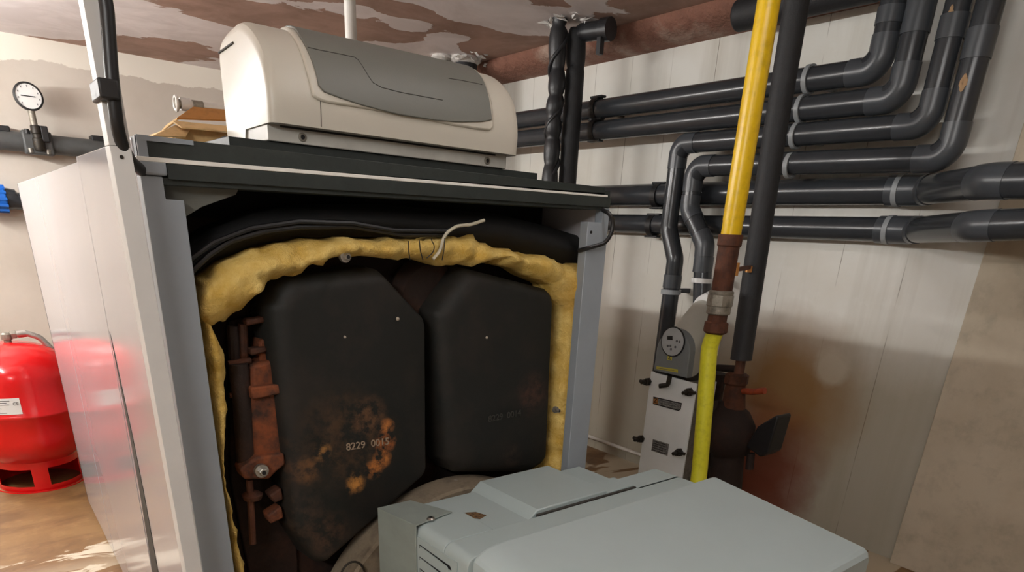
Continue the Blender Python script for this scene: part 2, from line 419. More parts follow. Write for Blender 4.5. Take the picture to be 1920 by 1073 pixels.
# front posts with the notch at the top of the left one
lp = [(BX0, BY0, 0), (.342, BY0, 0), (.342, BY0, 1.477), (.312, BY0, 1.477), (.312, BY0, 1.513), (BX0, BY0, 1.513)]
bpart(MB().prism(lp, (0, .03, 0)), 'front_post', 'post', bevel=.0015)
rp = [(1.352, BY0, 0), (BX1, BY0, 0), (BX1, BY0, 1.525), (1.405, BY0, 1.525), (1.405, BY0, 1.487), (1.352, BY0, 1.487)]
bpart(MB().prism(rp, (0, .03, 0)), 'front_post', 'post', bevel=.0015)
h = bpart(MB().lathe([(.004, 0), (.004, .004)], (1.366, BY0 - .001, 1.462), (0, 1, 0), 12), 'screw_hole', 'black')
bpart(MB().prism([(1.383, BY0 - .001, .748), (1.388, BY0 - .001, .744), (1.394, BY0 - .001, .775), (1.386, BY0 - .001, .772), (1.389, BY0 - .001, .766)], (0, .002, 0)), 'tag_slot', 'knob')
# head rail: dark upper face, light strip, dark lower bar, grey end cap
def bar(p0, p1, zt0, zb0, zt1, zb1, y0, y1):
    return MB().loft([[(p0, y0, zb0), (p0, y1, zb0), (p0, y1, zt0), (p0, y0, zt0)], [(p1, y0, zb1), (p1, y1, zb1), (p1, y1, zt1), (p1, y0, zt1)]])
bpart(bar(.279, 1.405, 1.574, 1.541, 1.574, 1.560, BY0, BY0 + .05), 'head_rail', 'rail_dark', bevel=.001)
bpart(bar(.279, .2945, 1.574, 1.541, 1.574, 1.541, BY0 - .002, BY0 + .01), 'rail_end', 'post', bevel=.001)
bpart(bar(.279, .37, 1.5745, 1.566, 1.5745, 1.567, BY0 - .0025, BY0 + .006), 'rail_end', 'post')
bpart(bar(1.405, 1.425, 1.566, 1.541, 1.566, 1.541, BY0, BY0 + .05), 'rail_end', 'rail_dark')
bpart(bar(.274, 1.412, 1.5415, 1.534, 1.5555, 1.5505, BY0 - .006, BY0 + .02), 'light_strip', 'strip', bevel=.001)
bpart(bar(.274, .320, 1.5375, 1.514, 1.5375, 1.514, BY0 - .006, BY0 + .03), 'end_cap', 'post', bevel=.004)
bpart(bar(.3205, 1.425, 1.534, 1.509, 1.551, 1.526, BY0 - .005, BY0 + .03), 'lower_bar', 'rail_dark', bevel=.001)
bpart(bar(.3085, 1.43, 1.512, 1.500, 1.528, 1.519, BY0 + .002, BY0 + .10), 'lower_bar', 'rail_dark', bevel=.001)
# gusset, liner and black space over the castings
g = [onY(*p, 1.432) for p in ((300, 336), (452, 346), (442, 365), (378, 388), (346, 408), (330, 408), (302, 380))]
bpart(MB().prism(g, (0, .004, 0)), 'gusset_plate', 'gusset')
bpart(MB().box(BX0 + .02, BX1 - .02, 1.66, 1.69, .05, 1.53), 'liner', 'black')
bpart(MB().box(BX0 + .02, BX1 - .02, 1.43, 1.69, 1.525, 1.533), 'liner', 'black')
def strip_px(top, bot, y, th=.02):
    a = [onY(*p, y) for p in top] + [onY(*p, y) for p in reversed(bot)]
    return MB().prism(a, (0, th, 0))
# black blanket draped above the wool
top = [(345, 420), (480, 360), (700, 380), (900, 395), (1120, 410)]
def resample(pl, n):
    pl = [Vector((p[0], p[1], 0)) for p in pl]; L = [0]
    for a, b in zip(pl, pl[1:]): L.append(L[-1] + (b - a).length)
    out = []
    for i in range(n):
        t = L[-1] * i / (n - 1); k = 0
        while k < len(pl) - 2 and L[k+1] < t: k += 1
        f = (t - L[k]) / max(L[k+1] - L[k], 1e-6); q = pl[k].lerp(pl[k+1], f); out.append((q.x, q.y))
    return out
outer = [(372, 552), (385, 528), (430, 490), (480, 468), (560, 452), (640, 447), (760, 451), (825, 446), (890, 443), (910, 455), (960, 470), (985, 478), (1035, 480), (1060, 496), (1090, 497), (1103, 512), (1101, 560), (1090, 700), (1078, 800), (1062, 960), (1050, 1060)]
inner = [(372, 606), (398, 612), (425, 604), (450, 588), (468, 568), (492, 552), (505, 533), (560, 512), (600, 492), (650, 479), (740, 487), (800, 488), (838, 500), (892, 497), (932, 484), (938, 496), (980, 505), (1002, 520), (1040, 536), (1046, 560), (1061, 578), (1058, 640), (1050, 750), (1037, 880), (1025, 980), (1015, 1060)]
def wool(outer, inner, n, y0, thick, bulge, name, seed):
    # pair the two edges by nearest fraction along the band
    A = resample(outer, n); B = resample(inner, n); rings = []
    m = 9
    for i in range(n):
        a = onY(*A[i], y0); b = onY(*B[i], y0); ring = []
        for k in range(m):
            t = k / (m - 1); p = a.lerp(b, t); f = math.sin(math.pi * (t * .92 + .04)) ** .5
            p.y = y0 - bulge * f + thick * .35 * (1 - f)
            q = Vector((p.x, p.z, seed))
            d = noise.noise(q * 20) * .022 + noise.noise(q * 48) * .012 + noise.noise(q * 8) * .014
            p.y -= d
            e = noise.noise(q * 40 + Vector((3, 1, 9))) * .008
            if k in (0, m - 1): p.x += e; p.z += noise.noise(q * 35) * .011
            ring.append(p)
        for k in (m - 1, m // 2, 0):
            p = a.lerp(b, k / (m - 1)); p.y = y0 + thick; ring.append(p)
        rings.append(ring)
    bm = MB().loft(rings); return bm.build(name, 'wool', boiler, ang=70)
wool(outer, inner, 170, 1.45, .10, .022, 'insulation', 1)
wool([(374, 598), (381, 660), (391, 740), (403, 830), (416, 920), (428, 1000), (440, 1090)], [(396, 612), (418, 655), (424, 700), (422, 770), (419, 830), (423, 900), (440, 985), (462, 1090)], 60, 1.45, .06, .02, 'insulation', 4)

# black rubber seal and the cable bundle that lies on the wool
seal_o = [(345, 420), (430, 380), (600, 372), (800, 380), (1000, 395), (1095, 412)]
def tpx(pts, y, r, name, mat, par, n=10, fr=.05):
    P = [onY(p[0], p[1], p[2] if len(p) > 2 else y) for p in pts]
    return MB().tube(fillet(P, fr, 6), r, n).build(name, mat, par)
# back wall of castings behind everything, dark
bpart(MB().box(BX0 + .03, BX1 - .03, 1.60, 1.62, .1, 1.45), 'casting_wall', 'rust_dark')
# fabric band between seal and wool
band = MB(); rr = []
for i, p in enumerate(resample([(350, 505), (400, 470), (480, 440), (560, 425), (700, 422), (820, 432), (930, 440), (1020, 462), (1098, 485)], 60)):
    ring = []
    for k in range(7):
        t = k / 6; q = onY(p[0], p[1] - 40 + 62 * t, 1.49); q.y = 1.50 - .035 * math.sin(math.pi * t) + noise.noise(Vector((i * .2, t * 3, 0))) * .006; ring.append(q)
    q = ring[-1].copy(); q.y = 1.6; ring.append(q); q = ring[0].copy(); q.y = 1.6; ring.append(q); rr.append(ring)
band.loft(rr); bpart(band, 'black_blanket', 'black', ang=70)

# casting doors
def poly_round(P, r, n=5):
    out = []; m = len(P)
    for i in range(m):
        seg = fillet([P[i-1], P[i], P[(i+1) % m]], r, n); out += seg[1:-1]
    return out
def inset(P, d):
    c = sum(P, Vector()) / len(P); out = []
    m = len(P)
    for i in range(m):
        a = (P[i] - P[i-1]); b = (P[(i+1) % m] - P[i])
        a.y = b.y = 0
        na = Vector((-a.z, 0, a.x)).normalized(); nb = Vector((-b.z, 0, b.x)).normalized()
        if na.dot(c - P[i]) < 0: na = -na
        if nb.dot(c - P[i]) < 0: nb = -nb
        w = (na + nb).normalized(); out.append(P[i] + w * d / max(w.dot(na), .5))
    return out
def door(P, name, mat, yb=1.56, yf=1.455):
    P = [Vector((x, 0, z)) for x, z in P]
    rings = []
    for d, y, r in ((0, yb, .025), (.004, yf + .03, .026), (.012, yf + .012, .028), (.022, yf + .003, .03), (.034, yf, .03)):
        Q = poly_round(inset(P, d), r); rings.append([Vector((p.x + d * .65, y, p.z)) for p in Q])
    return MB().loft(rings).build(name, mat, boiler, ang=50)
L = lambda px, py: tuple(onY(px, py, 1.455))
m1 = mat_door('casting_black_left', [(L(650, 825), .10, (112, 80, 50), .32), (L(726, 800), .016, (206, 130, 66), .9), (L(722, 830), .022, (206, 120, 60), .9), (L(716, 860), .02, (206, 130, 64), .9), (L(700, 882), .02, (206, 130, 64), .9), (L(668, 905), .022, (200, 140, 70), .9), (L(605, 848), .02, (176, 128, 70), .7), (L(575, 880), .03, (130, 90, 54), .6), (L(520, 880), .05, (112, 74, 48), .4), (L(690, 780), .04, (120, 84, 56), .5), (L(615, 1005), .05, (112, 78, 56), .4), (L(550, 980), .07, (90, 66, 48), .35)])
m2 = mat_door('casting_black_right', [(L(1000, 740), .05, (92, 62, 52), .5), (L(960, 855), .03, (80, 62, 52), .4)])
dl = door([(.490, 1.285), (.535, 1.343), (.760, 1.364), (.884, 1.247), (.884, .83), (.572, .635), (.543, .655), (.497, .76)], 'casting_door', m1)
dl['label'] = 'left black casting door with orange rust marks'
dr = door([(.905, 1.257), (1.005, 1.367), (1.300, 1.310), (1.318, .79), (1.250, .766), (.972, .815), (.940, .86)], 'casting_door', m2)
dr['label'] = 'right black casting door'
def cast_no(par, txt, p0, p1, size, mat):
    a = onY(*p0, 1.4545); b = onY(*p1, 1.4545); r = (b - a); text_mesh(txt, size, (a + b) / 2, r, Vector((-r.z, 0, r.x)) , 'cast_number', mat, par, .0018)
M['cast_rust'] = plain('cast_rust', (150, 132, 112), .6); M['cast_dark'] = plain('cast_dark', (58, 56, 52), .5)
cast_no(dl, '8229  0015', (644, 840), (734, 827), .026, 'cast_rust')
cast_no(dr, '8229  0014', (914, 787), (978, 774), .026, 'cast_dark')
def bolt(p, r, d=(0, -1, 0), par=boiler, name='bolt', mat='steel'):
    b = MB().lathe([(r, 0), (r, .006), (r * .92, .009)], p, d, 20)
    q = Vector(p) + Vector(d) * .008
    b.lathe([(r * .62, 0), (r * .62, .012), (r * .5, .014)], q, d, 6)
    o = b.build(name, mat, par, ang=30)
    MB().lathe([(r * .3, 0), (r * .3, .001)], q + Vector(d) * .0141, d, 12).build('bolt_socket', 'ink_black', o); return o
bolt(onY(645, 481, 1.44), .013)
bolt(onY(1040, 768, 1.45), .010, mat='galv')
bolt(onY(853, 905, 1.47), .010, mat='galv')
bolt(onY(489, 882, 1.462), .0165)
# chips and lifting studs on the left door
for p, r in (((745, 598), .005), ((912, 633), .004), ((646, 632), .0035)):
    MB().lathe([(r, 0), (r * .8, .004), (.001, .006)], onY(*p, 1.456), (0, -1, 0), 8).build('stud', 'chip', dl if p[0] < 800 else dr)
# rusty section edges on the left
def ip(pts, y, th, name, mat, bevel=.004):
    return bpart(MB().prism([onY(*p, y) for p in pts], (0, th, 0)), name, mat, bevel=bevel)
ip([(428, 602), (500, 590), (540, 640), (560, 1080), (470, 1090), (432, 900)], 1.585, .02, 'section_casting', 'rust_dark')
ip([(472, 686), (516, 674), (535, 700), (548, 868), (478, 874), (472, 760)], 1.49, .07, 'section_casting', 'rust_orange', .008)
ip([(486, 640), (516, 628), (522, 684), (488, 690)], 1.51, .06, 'section_casting', 'rust_orange', .006)
ip([(470, 728), (530, 720), (534, 738), (473, 750)], 1.475, .04, 'section_lug', 'rust_orange', .004)
ip([(462, 600), (500, 594), (502, 604), (463, 612)], 1.50, .03, 'section_lug', 'rust', .004)
ip([(470, 655), (500, 650), (502, 660), (472, 668)], 1.50, .03, 'section_lug', 'rust', .004)
ip([(450, 880), (482, 858), (533, 850), (536, 872), (520, 884), (505, 900), (458, 900)], 1.47, .05, 'section_lug', 'rust_orange', .006)
ip([(500, 968), (528, 950), (533, 972), (508, 984)], 1.49, .04, 'section_lug', 'rust_orange', .005)
ip([(505, 930), (528, 915), (532, 938), (515, 945)], 1.49, .04, 'section_lug', 'rust', .005)
tpx([(436, 612), (440, 690)], 1.53, .012, 'tie_tube', 'rust_dark', boiler)
tpx([(455, 608), (458, 684)], 1.53, .010, 'tie_tube', 'rust', boiler)
tpx([(446, 682), (454, 745), (462, 880)], 1.51, .021, 'tie_tube', 'rust_dark', boiler, 14)
tpx([(428, 683), (470, 676)], 1.515, .007, 'tie_collar', 'rust', boiler)
tpx([(430, 742), (470, 736)], 1.515, .006, 'tie_collar', 'rust', boiler)
tpx([(468, 900), (474, 1020)], 1.50, .008, 'tie_rod', 'rust', boiler)
MB().lathe([(.02, 0), (.024, .012), (.012, .02)], onY(474, 936, 1.50), (0, 0, 1), 16).build('tie_nut', 'rust', boiler)
# flue neck between the doors, burner opening ring
MB().lathe([(.10, 0), (.11, .03), (.09, .06)], onY(790, 560, 1.60), (0, -1, 0), 32).build('flue_neck', 'rust_dark', boiler)
c = Vector((.975, 1.50, .36))
b = MB(); n = 72
rg = [[c + Vector((math.cos(2*math.pi*k/n) * r, y - 1.50, math.sin(2*math.pi*k/n) * r)) for k in range(n)] for r, y in ((.37, 1.5), (.37, 1.405), (.375, 1.40), (.432, 1.40), (.438, 1.408), (.438, 1.5))]
rg.append(rg[0])
b.loft(rg, cap=False); b.build('burner_flange', 'ring', boiler)
MB().lathe([(.36, 0), (.36, .03)], (c.x, 1.47, c.z), (0, -1, 0), 64).build('combustion_door', 'rust_dark', boiler)

# thin ties holding the cable bundle, cables
def wire(pts, y, r, name, mat, label, group=None):
    o = tpx(pts, y, r, name, mat, None, 8); return tag(o, label, 'cable', group)
wire([(356, 512), (392, 478), (432, 452), (500, 432), (560, 425), (660, 424), (760, 440), (830, 440)], 1.448, .006, 'cable', 'cable', 'black cable lying lowest along the top of the yellow wool')
wire([(352, 490), (400, 455), (470, 428), (560, 415), (660, 418), (740, 432), (835, 433), (860, 424)], 1.44, .005, 'cable', 'cable', 'black cable running just above the lowest one over the wool')
wire([(812, 486), (826, 470), (830, 450), (838, 436), (856, 424), (884, 421), (908, 413)], 1.425, .0038, 'cable', 'cable_white', 'short pale cable end sticking up from the yellow wool')
for i, q in enumerate(([(766, 452), (766, 470), (769, 488)], [(786, 451), (788, 470), (793, 488)], [(808, 448), (815, 462), (812, 474), (800, 484)], [(834, 446), (833, 465), (829, 488)])):
    wire(q, 1.414, .0012, 'wire', 'cable', ['leftmost of the thin black wires looped over the yellow wool', 'second thin black wire from the left looped over the wool', 'third thin black wire, curling back on the yellow wool', 'thin black wire beside the pale cable end'][i], 'thin wires over the wool')
wire([(1085, 470, 1.42), (1100, 466, 1.395), (1136, 456, 1.375), (1148, 435, 1.37), (1150, 415, 1.37), (1143, 400, 1.375), (1130, 394, 1.40)], 1.4, .0055, 'cable', 'cable', 'black cable looping out round the right front post')

# ------------------------------------------------------------------ control panel on the boiler
cp = thing('control_panel', 'cream control panel hood with grey curved cover on top of the boiler', 'control panel', (.85, 1.61, 1.572))
HX0, HX1 = .54, 1.164
# side profile (y, z): front lip up over the top to the back
prof = [(1.4775, 1.630), (1.473, 1.675), (1.480, 1.712), (1.494, 1.747), (1.514, 1.770), (1.540, 1.790), (1.575, 1.808), (1.610, 1.818), (1.640, 1.818), (1.70, 1.813), (1.735, 1.806), (1.752, 1.796), (1.757, 1.780), (1.757, 1.605)]
def smoothprof(pr, k=2):
    for _ in range(k):
        q = [pr[0]]
        for a, b in zip(pr, pr[1:]):
            q += [tuple(a[i]*.75 + b[i]*.25 for i in (0, 1)), tuple(a[i]*.25 + b[i]*.75 for i in (0, 1))]
        pr = q + [pr[-1]]
    return pr
ps = smoothprof(prof[:-1], 2) + [prof[-1]]
cy0, cz0 = 1.63, 1.66
def hring(x, k):
    r = []
    for (y, z) in ps + [(1.64, 1.605), (1.632, 1.628)]:
        # k: inset of the rounded end caps
        r.append(Vector((x, y + (k if y < cy0 else -k * .3) * (1 if z > 1.62 else .4), z - (k * max(0, (z - 1.62) / .19)))))
    return r
xs = [(HX0, .016), (HX0 + .002, .009), (HX0 + .006, .004), (HX0 + .014, .001), (HX0 + .022, 0)]
xs += [(HX0 + .022 + (HX1 - HX0 - .044) * i / 20, 0) for i in range(1, 20)]
xs += [(HX1 - .022, 0), (HX1 - .012, .001), (HX1 - .004, .004), (HX1, .010)]
MB().loft([hring(x, k) for x, k in xs]).build('shell', 'hood', cp, ang=32)
# left cheek that drops past the lip to the base, right cheek
MB().prism([(HX0 + .004, 1.640, 1.612), (HX0 + .004, 1.757, 1.60), (HX0 + .004, 1.757, 1.64), (HX0 + .004, 1.640, 1.64)], (.03, 0, 0)).build('cheek', 'hood', cp)
MB().box(HX0 + .004, HX1 - .014, 1.507, 1.72, 1.600, 1.634).build('base', 'hood_base', cp, bevel=.002)
MB().box(HX0 + .03, HX1 - .05, 1.5055, 1.508, 1.626, 1.6335).build('base_gap', 'ink_black', cp)
for x in (HX0 + .075, HX1 - .075):
    sc = MB().lathe([(.0085, 0), (.0085, .002), (.006, .003)], (x, 1.507, 1.613), (0, -1, 0), 16).build('screw', 'galv', cp)
    MB().lathe([(.0045, 0), (.0045, .001)], (x, 1.5042, 1.613), (0, -1, 0), 12).build('screw_socket', 'ink_black', sc)
# grey curved cover following the shell, with its cream rim
def front_at(z):      # y of the shell front at a height
    for a, b in zip(ps, ps[1:]):
        if a[1] <= z <= b[1] and a[0] < 1.625: 
            f = (z - a[1]) / max(b[1] - a[1], 1e-6); return a[0] + (b[0] - a[0]) * f
    return None
arc = [p for p in ps if p[0] < 1.70 and p[1] > 1.63]
al = [0]
for a, b2 in zip(arc, arc[1:]): al.append(al[-1] + math.hypot(b2[0]-a[0], b2[1]-a[1]))
def arcpt(s, off):
    s = max(0, min(s, al[-1] - 1e-5)); k = 0
    while k < len(al) - 2 and al[k+1] < s: k += 1
    f = (s - al[k]) / max(al[k+1] - al[k], 1e-6)
    y = arc[k][0] + (arc[k+1][0] - arc[k][0]) * f; z = arc[k][1] + (arc[k+1][1] - arc[k][1]) * f
    ty = arc[k+1][0] - arc[k][0]; tz = arc[k+1][1] - arc[k][1]; l = math.hypot(ty, tz)
    return y - tz / l * off, z + ty / l * off
def sheet(lo, hi, left, right, off, th, name, mat, nx=36, ns=26, rnd=0.0):
    """curved sheet: lo(u), hi(u) arc lengths; left(t), right(t) x limits"""
    gridf = []; 
    for o in (off, off - th):
        G = []
        for i in range(ns + 1):
            t = i / ns; row = []
            for j in range(nx + 1):
                u = j / nx; s = lo(u) * (1 - t) + hi(u) * t
                x = left(t) * (1 - u) + right(t) * u; y, z = arcpt(s, o); row.append(Vector((x, y, z)))
            G.append(row)
        gridf.append(G)
    b = MB(); V = [[[b.bm.verts.new(p) for p in r] for r in G] for G in gridf]
    for q in (0, 1):
        for i in range(ns):
            for j in range(nx):
                f = (V[q][i][j], V[q][i][j+1], V[q][i+1][j+1], V[q][i+1][j]); b.bm.faces.new(f if q == 0 else f[::-1])
    for i in range(ns):
        for j in (0, nx): b.bm.faces.new((V[0][i][j], V[0][i+1][j], V[1][i+1][j], V[1][i][j]))
    for j in range(nx):
        for i in (0, ns): b.bm.faces.new((V[0][i][j], V[0][i][j+1], V[1][i][j+1], V[1][i][j]))
    return b.build(name, mat, cp, ang=40)
AT = al[-1]
def surf(px, py, off=0.0):
    """arc length and x where a sight line meets the shell front"""
    best = None; prev = None
    for k in range(0, 401):
        sv = AT * k / 400; y, z = arcpt(sv, off); p = onY(px, py, y); d = p.z - z
        if prev is not None and prev * d <= 0: best = (p.x, sv); break
        prev = d
    return best if best else (onY(px, py, arcpt(AT * .8, off)[0]).x, AT)
def curve(pts, off, key):
    P = [surf(*p, off) for p in pts]
    if key == 's': P = [(b_, a_) for a_, b_ in P]
    P.sort()
    def f(v):
        if v <= P[0][0]: a_, b_ = P[0], P[1]
        elif v >= P[-1][0]: a_, b_ = P[-2], P[-1]
        else:
            for a_, b_ in zip(P, P[1:]):
                if a_[0] <= v <= b_[0]: break
        q = (v - a_[0]) / max(b_[0] - a_[0], 1e-6); q = max(0 if v >= P[0][0] else -.2, min(q, 1.0 if v <= P[-1][0] else 1.0)); return a_[1] + (b_[1] - a_[1]) * q
    return f
def cover(leftpx, botpx, rightpx, off, th, name, mat, r0):
    fl = curve(leftpx, off, 's'); fr = curve(rightpx, off, 's'); fb = curve(botpx, off, 'x')
    xl0 = surf(*botpx[0], off)[0]; xr0 = surf(*botpx[-1], off)[0]
    ns, nx = 30, 40; grid = []
    for q in (off, off - th):
        G = []
        for i in range(ns + 1):
            t = i / ns; row = []
            for jx in range(nx + 1):
                u = jx / nx; xb = xl0 + (xr0 - xl0) * u
                lo = fb(xb); sv = lo + (AT * .985 - lo) * t
                a_ = fl(sv); b_ = fr(sv); 
                if t < .3:
                    k = (1 - t / .3) ** 2
                    a_ = a_ * (1 - k) + xl0 * k; b_ = b_ * (1 - k) + xr0 * k
                x = a_ + (b_ - a_) * u
                y, z = arcpt(sv, q); row.append(Vector((x, y, z)))
            G.append(row)
        grid.append(G)
    b = MB(); V = [[[b.bm.verts.new(p) for p in r] for r in G] for G in grid]
    for q in (0, 1):
        for i in range(ns):
            for jx in range(nx):
                f = (V[q][i][jx], V[q][i][jx+1], V[q][i+1][jx+1], V[q][i+1][jx]); b.bm.faces.new(f if q == 0 else f[::-1])
    for i in range(ns):
        for jx in (0, nx): b.bm.faces.new((V[0][i][jx], V[0][i+1][jx], V[1][i+1][jx], V[1][i][jx]))
    for jx in range(nx):
        for i in (0, ns): b.bm.faces.new((V[0][i][jx], V[0][i][jx+1], V[1][i][jx+1], V[1][i][jx]))
    return b.build(name, mat, cp, bevel=r0, ang=40)
cover([(531, 46), (548, 62), (564, 94), (572, 120), (578, 144), (582, 165), (587, 180)], [(587, 180), (600, 189), (615, 193), (682, 203), (783, 221), (850, 235), (905, 244), (921, 245), (926, 239)], [(893, 128), (905, 144), (915, 168), (924, 195), (927, 226), (927, 238)], .006, .012, 'cover_rim', 'hood', .004)
vis = cover([(552, 51), (562, 66), (574, 87), (586, 116), (593, 140), (598, 160)], [(598, 160), (604, 170), (622, 178), (682, 198), (749, 215), (816, 226), (866, 230), (910, 228), (923, 225)], [(890, 130), (903, 144), (913, 168), (919, 195), (922, 224)], .010, .010, 'cover', 'visor', .0015)
# moulded lines on the grey cover
def cline(pts, name='cover_line', r=.0008):
    P = []
    for px, py in pts:
        x, sv = surf(px, py, .0102); y, z = arcpt(sv, .0102); P.append((x, y, z))
    MB().tube(P, r, 6).build(name, 'groove', vis)
cline([(577, 89), (600, 94), (630, 100), (664, 107), (672, 113), (682, 128), (692, 145), (700, 156), (715, 164), (750, 173), (790, 181), (830, 188)])
cline([(841, 147), (860, 150), (880, 154), (904, 159)])
MB().tube([(HX0 + .105, *[arcpt(s * AT / 20, .0003)[i] for i in (0, 1)]) for s in range(0, 19)], .0007, 6).build('shell_seam', 'groove', cp)
g0 = onX(410.5, 99, HX0 - .001); g1 = onX(437, 80, HX0 - .001)
MB().tube([g0, g1], .0022, 8).build('side_slot', 'groove', cp)
# black plinth below the hood
pl = MB().box(.468, 1.262, 1.515, 1.78, 1.5555, 1.5995).build('plinth', 'rail_dark', boiler, bevel=.001)
pg = [onY(*p, 1.72) for p in ((385, 269), (424, 254), (426, 272), (392, 272))]
MB().prism(pg, (0, .004, 0)).build('side_plate', 'grey_sheet', boiler)

# ------------------------------------------------------------------ burner in front of the boiler
bu = thing('burner', 'light grey sheet-metal burner jutting from the boiler front, wide flat cover', 'burner', (1.15, .95, .25))
R1 = rad(1.2)
def brot(p):      # the burner sits a degree off square
    c0 = Vector((1.15, 1.0, 0)); q = Vector(p) - c0
    return c0 + Vector((q.x * math.cos(R1) - q.y * math.sin(R1), q.x * math.sin(R1) + q.y * math.cos(R1), q.z))
def bp(mb, name, mat, par=None, **k):
    for v in mb.bm.verts: v.co = brot(v.co)
    return mb.build(name, mat, par or bu, **k)
def rbox_y(x0, x1, y0, y1, z0, z1, r, corners='tl tr', n=7):
    """box swept along y with rounded top corners"""
    P = [(x0, z0), (x1, z0)]
    if 'tr' in corners: P += [(x1 - r + r*math.cos(a), z1 - r + r*math.sin(a)) for a in [math.pi/2*k/n for k in range(n+1)]]
    else: P += [(x1, z1)]
    if 'tl' in corners: P += [(x0 + r - r*math.sin(a), z1 - r + r*math.cos(a)) for a in [math.pi/2*k/n for k in range(n+1)]]
    else: P += [(x0, z1)]
    return MB().loft([[(x, y, z) for x, z in P] for y in (y0, y1)])
BZ1 = .80
bp(rbox_y(.752, 1.60, .60, 1.03, .30, .735, .035), 'front_housing', 'burner', bevel=.002)
bp(rbox_y(.730, 1.57, 1.048, 1.140, .30, BZ1, .025, 'tl'), 'middle_housing', 'burner', bevel=.002)
bp(MB().box(1.388, 1.57, 1.13, 1.222, .32, BZ1), 'hinge_housing', 'burner', bevel=.002)
bp(rbox_y(.730, .872, 1.142, 1.275, .30, BZ1, .025, 'tl'), 'corner_housing', 'burner', bevel=.002)
bp(MB().box(.755, 1.40, 1.142, 1.385, .32, .791), 'rear_housing', 'burner', bevel=.004)
# raised block with a sloping left flank
b = MB().prism([(.985, 1.150, .786), (1.02, 1.150, .813), (1.275, 1.150, .813), (1.275, 1.150, .786)], (0, .245, 0))
bp(b, 'raised_plate', 'burner', bevel=.003)
bp(MB().box(1.27, 1.385, 1.150, 1.228, .786, .806), 'raised_plate', 'burner', bevel=.002)
bp(MB().box(1.014, 1.386, 1.1415, 1.149, .795, .8025), 'plate_gap', 'groove')
# big sloping front cover
cov = [(.745, .50, .760), (1.655, .50, .764), (1.655, 1.055, .818), (.745, 1.055, .818)]
P = []
b = MB()
def covring(y, z1, ins, drop):
    x0, x1, r, n = .742 + ins, 1.632 - ins, .035, 7; z = z1 - drop; Q = [(x0, .32), (x1, .32)]
    Q += [(x1 - r*.5 + r*.5*math.cos(a), z - r*.5 + r*.5*math.sin(a)) for a in [math.pi/2*k/n for k in range(n+1)]]
    Q += [(x0 + r*2.2 - r*2.2*math.sin(a), z - r*1.0 + r*1.0*math.cos(a)) for a in [math.pi/2*k/n for k in range(n+1)]]
    return [(x, y, zz) for x, zz in Q]
b.loft([covring(1.050, .818, .004, .006), covring(1.046, .818, .001, .001), covring(1.040, .818, 0, 0), covring(.595, .7695, 0, 0), covring(.583, .7680, .004, .004), covring(.575, .767, .012, .014)])
bp(b, 'front_cover', 'burner_cover', ang=14)
# left bracket: folded angle with a top flange
b = MB().prism([(.7235, 1.250, .30), (.700, 1.392, .30), (.700, 1.392, .806), (.7235, 1.250, .806)], (.003, 0, 0))
b.prism([(.7235, 1.248, .803), (.842, 1.272, .803), (.795, 1.392, .803), (.700, 1.392, .803)], (0, 0, .003))
bp(b, 'side_bracket', 'bracket', bevel=.001)
def bolt_b(p): 
    o = MB().lathe([(.010, 0), (.010, .002), (.007, .005)], brot(p), (0, 0, 1), 18).build('screw', 'steel', bu)
    MB().lathe([(.004, 0), (.004, .0012)], brot(Vector(p) + Vector((0, 0, .005))), (0, 0, 1), 10).build('screw_slot', 'ink_black', o)
bolt_b(tuple(onZ(808, 971, .806)))
MB().prism([(x, y, .7912) for x, y in [tuple(onZ(*p, .7912))[:2] for p in ((856, 965), (876, 962), (892, 961), (912, 967), (900, 974), (884, 972), (872, 976), (868, 969))]], (0, 0, .0012)).build('dirt_mark', 'dirt', bu)
# louvred left flank
lv = bp(MB().box(.7275, .731, 1.085, 1.255, .34, .775), 'louvre_panel', 'burner')
for k in range(11):
    z = .757 - .032 * k
    P = [(.7268, 1.240, z + .001), (.7268, 1.112, z - .001), (.7268, 1.106, z - .010), (.7268, 1.240, z - .008)]
    sl = bp(MB().prism(P, (.0045, 0, 0)), 'louvre_slot', 'ink_black', None)
    sl.parent = lv
    bp(MB().prism([(.7262, 1.238, z - .001), (.7225, 1.118, z - .004), (.7225, 1.112, z - .011), (.7262, 1.236, z - .0095)], (.002, 0, 0)), 'louvre_lip', 'burner', lv)
# body under the housing and its leg so the burner reads as carried by the flange
MB().lathe([(.16, 0), (.16, .16)], (.975, 1.53, .40), (0, -1, 0), 40).build('blast_tube', 'rust_dark', bu)
b = MB(); 
MB().tube([(.62 + .035*math.cos(a), 1.392, .62 + .05*math.sin(a)) for a in [2*math.pi*k/24 for k in range(25)]], .003, 8).build('hinge_ring', 'knob', bu)

# ------------------------------------------------------------------ left: trunking, cable
tk = thing('trunking', 'pale grey plastic trunking rising from floor to ceiling at the boiler corner', 'trunking', (.235, 1.35, 0))
def lean(z): return .2245 + (1.548 - z) * .0085 if z < 1.548 else .2245 - (z - 1.548) * .010
def chan(za, zb, w, y0):
    return MB().loft([[(lean(z), y0, z), (lean(z) + w, y0, z), (lean(z) + w, 1.365, z), (lean(z), 1.365, z)] for z in (za, zb)])
chan(0, 1.548, .0305, 1.325).build('lower_channel', 'trunk', tk, bevel=.001)
chan(1.5485, ZC, .0305, 1.326).build('upper_channel', 'trunk', tk, bevel=.001)
MB().lathe([(.003, 0), (.003, .001)], (.239, 1.3245, 1.533), (0, -1, 0), 10).build('screw', 'knob', tk)
cb = [onY(*p) for p in ((198, -20, 1.308), (201, 20, 1.308), (208, 120, 1.308), (214, 190, 1.308), (220, 240, 1.312), (230, 276, 1.33), (247, 304, 1.37), (266, 320, 1.405))]
pth = [Vector((cb[1].x, 1.308, ZC))] + cb[1:]
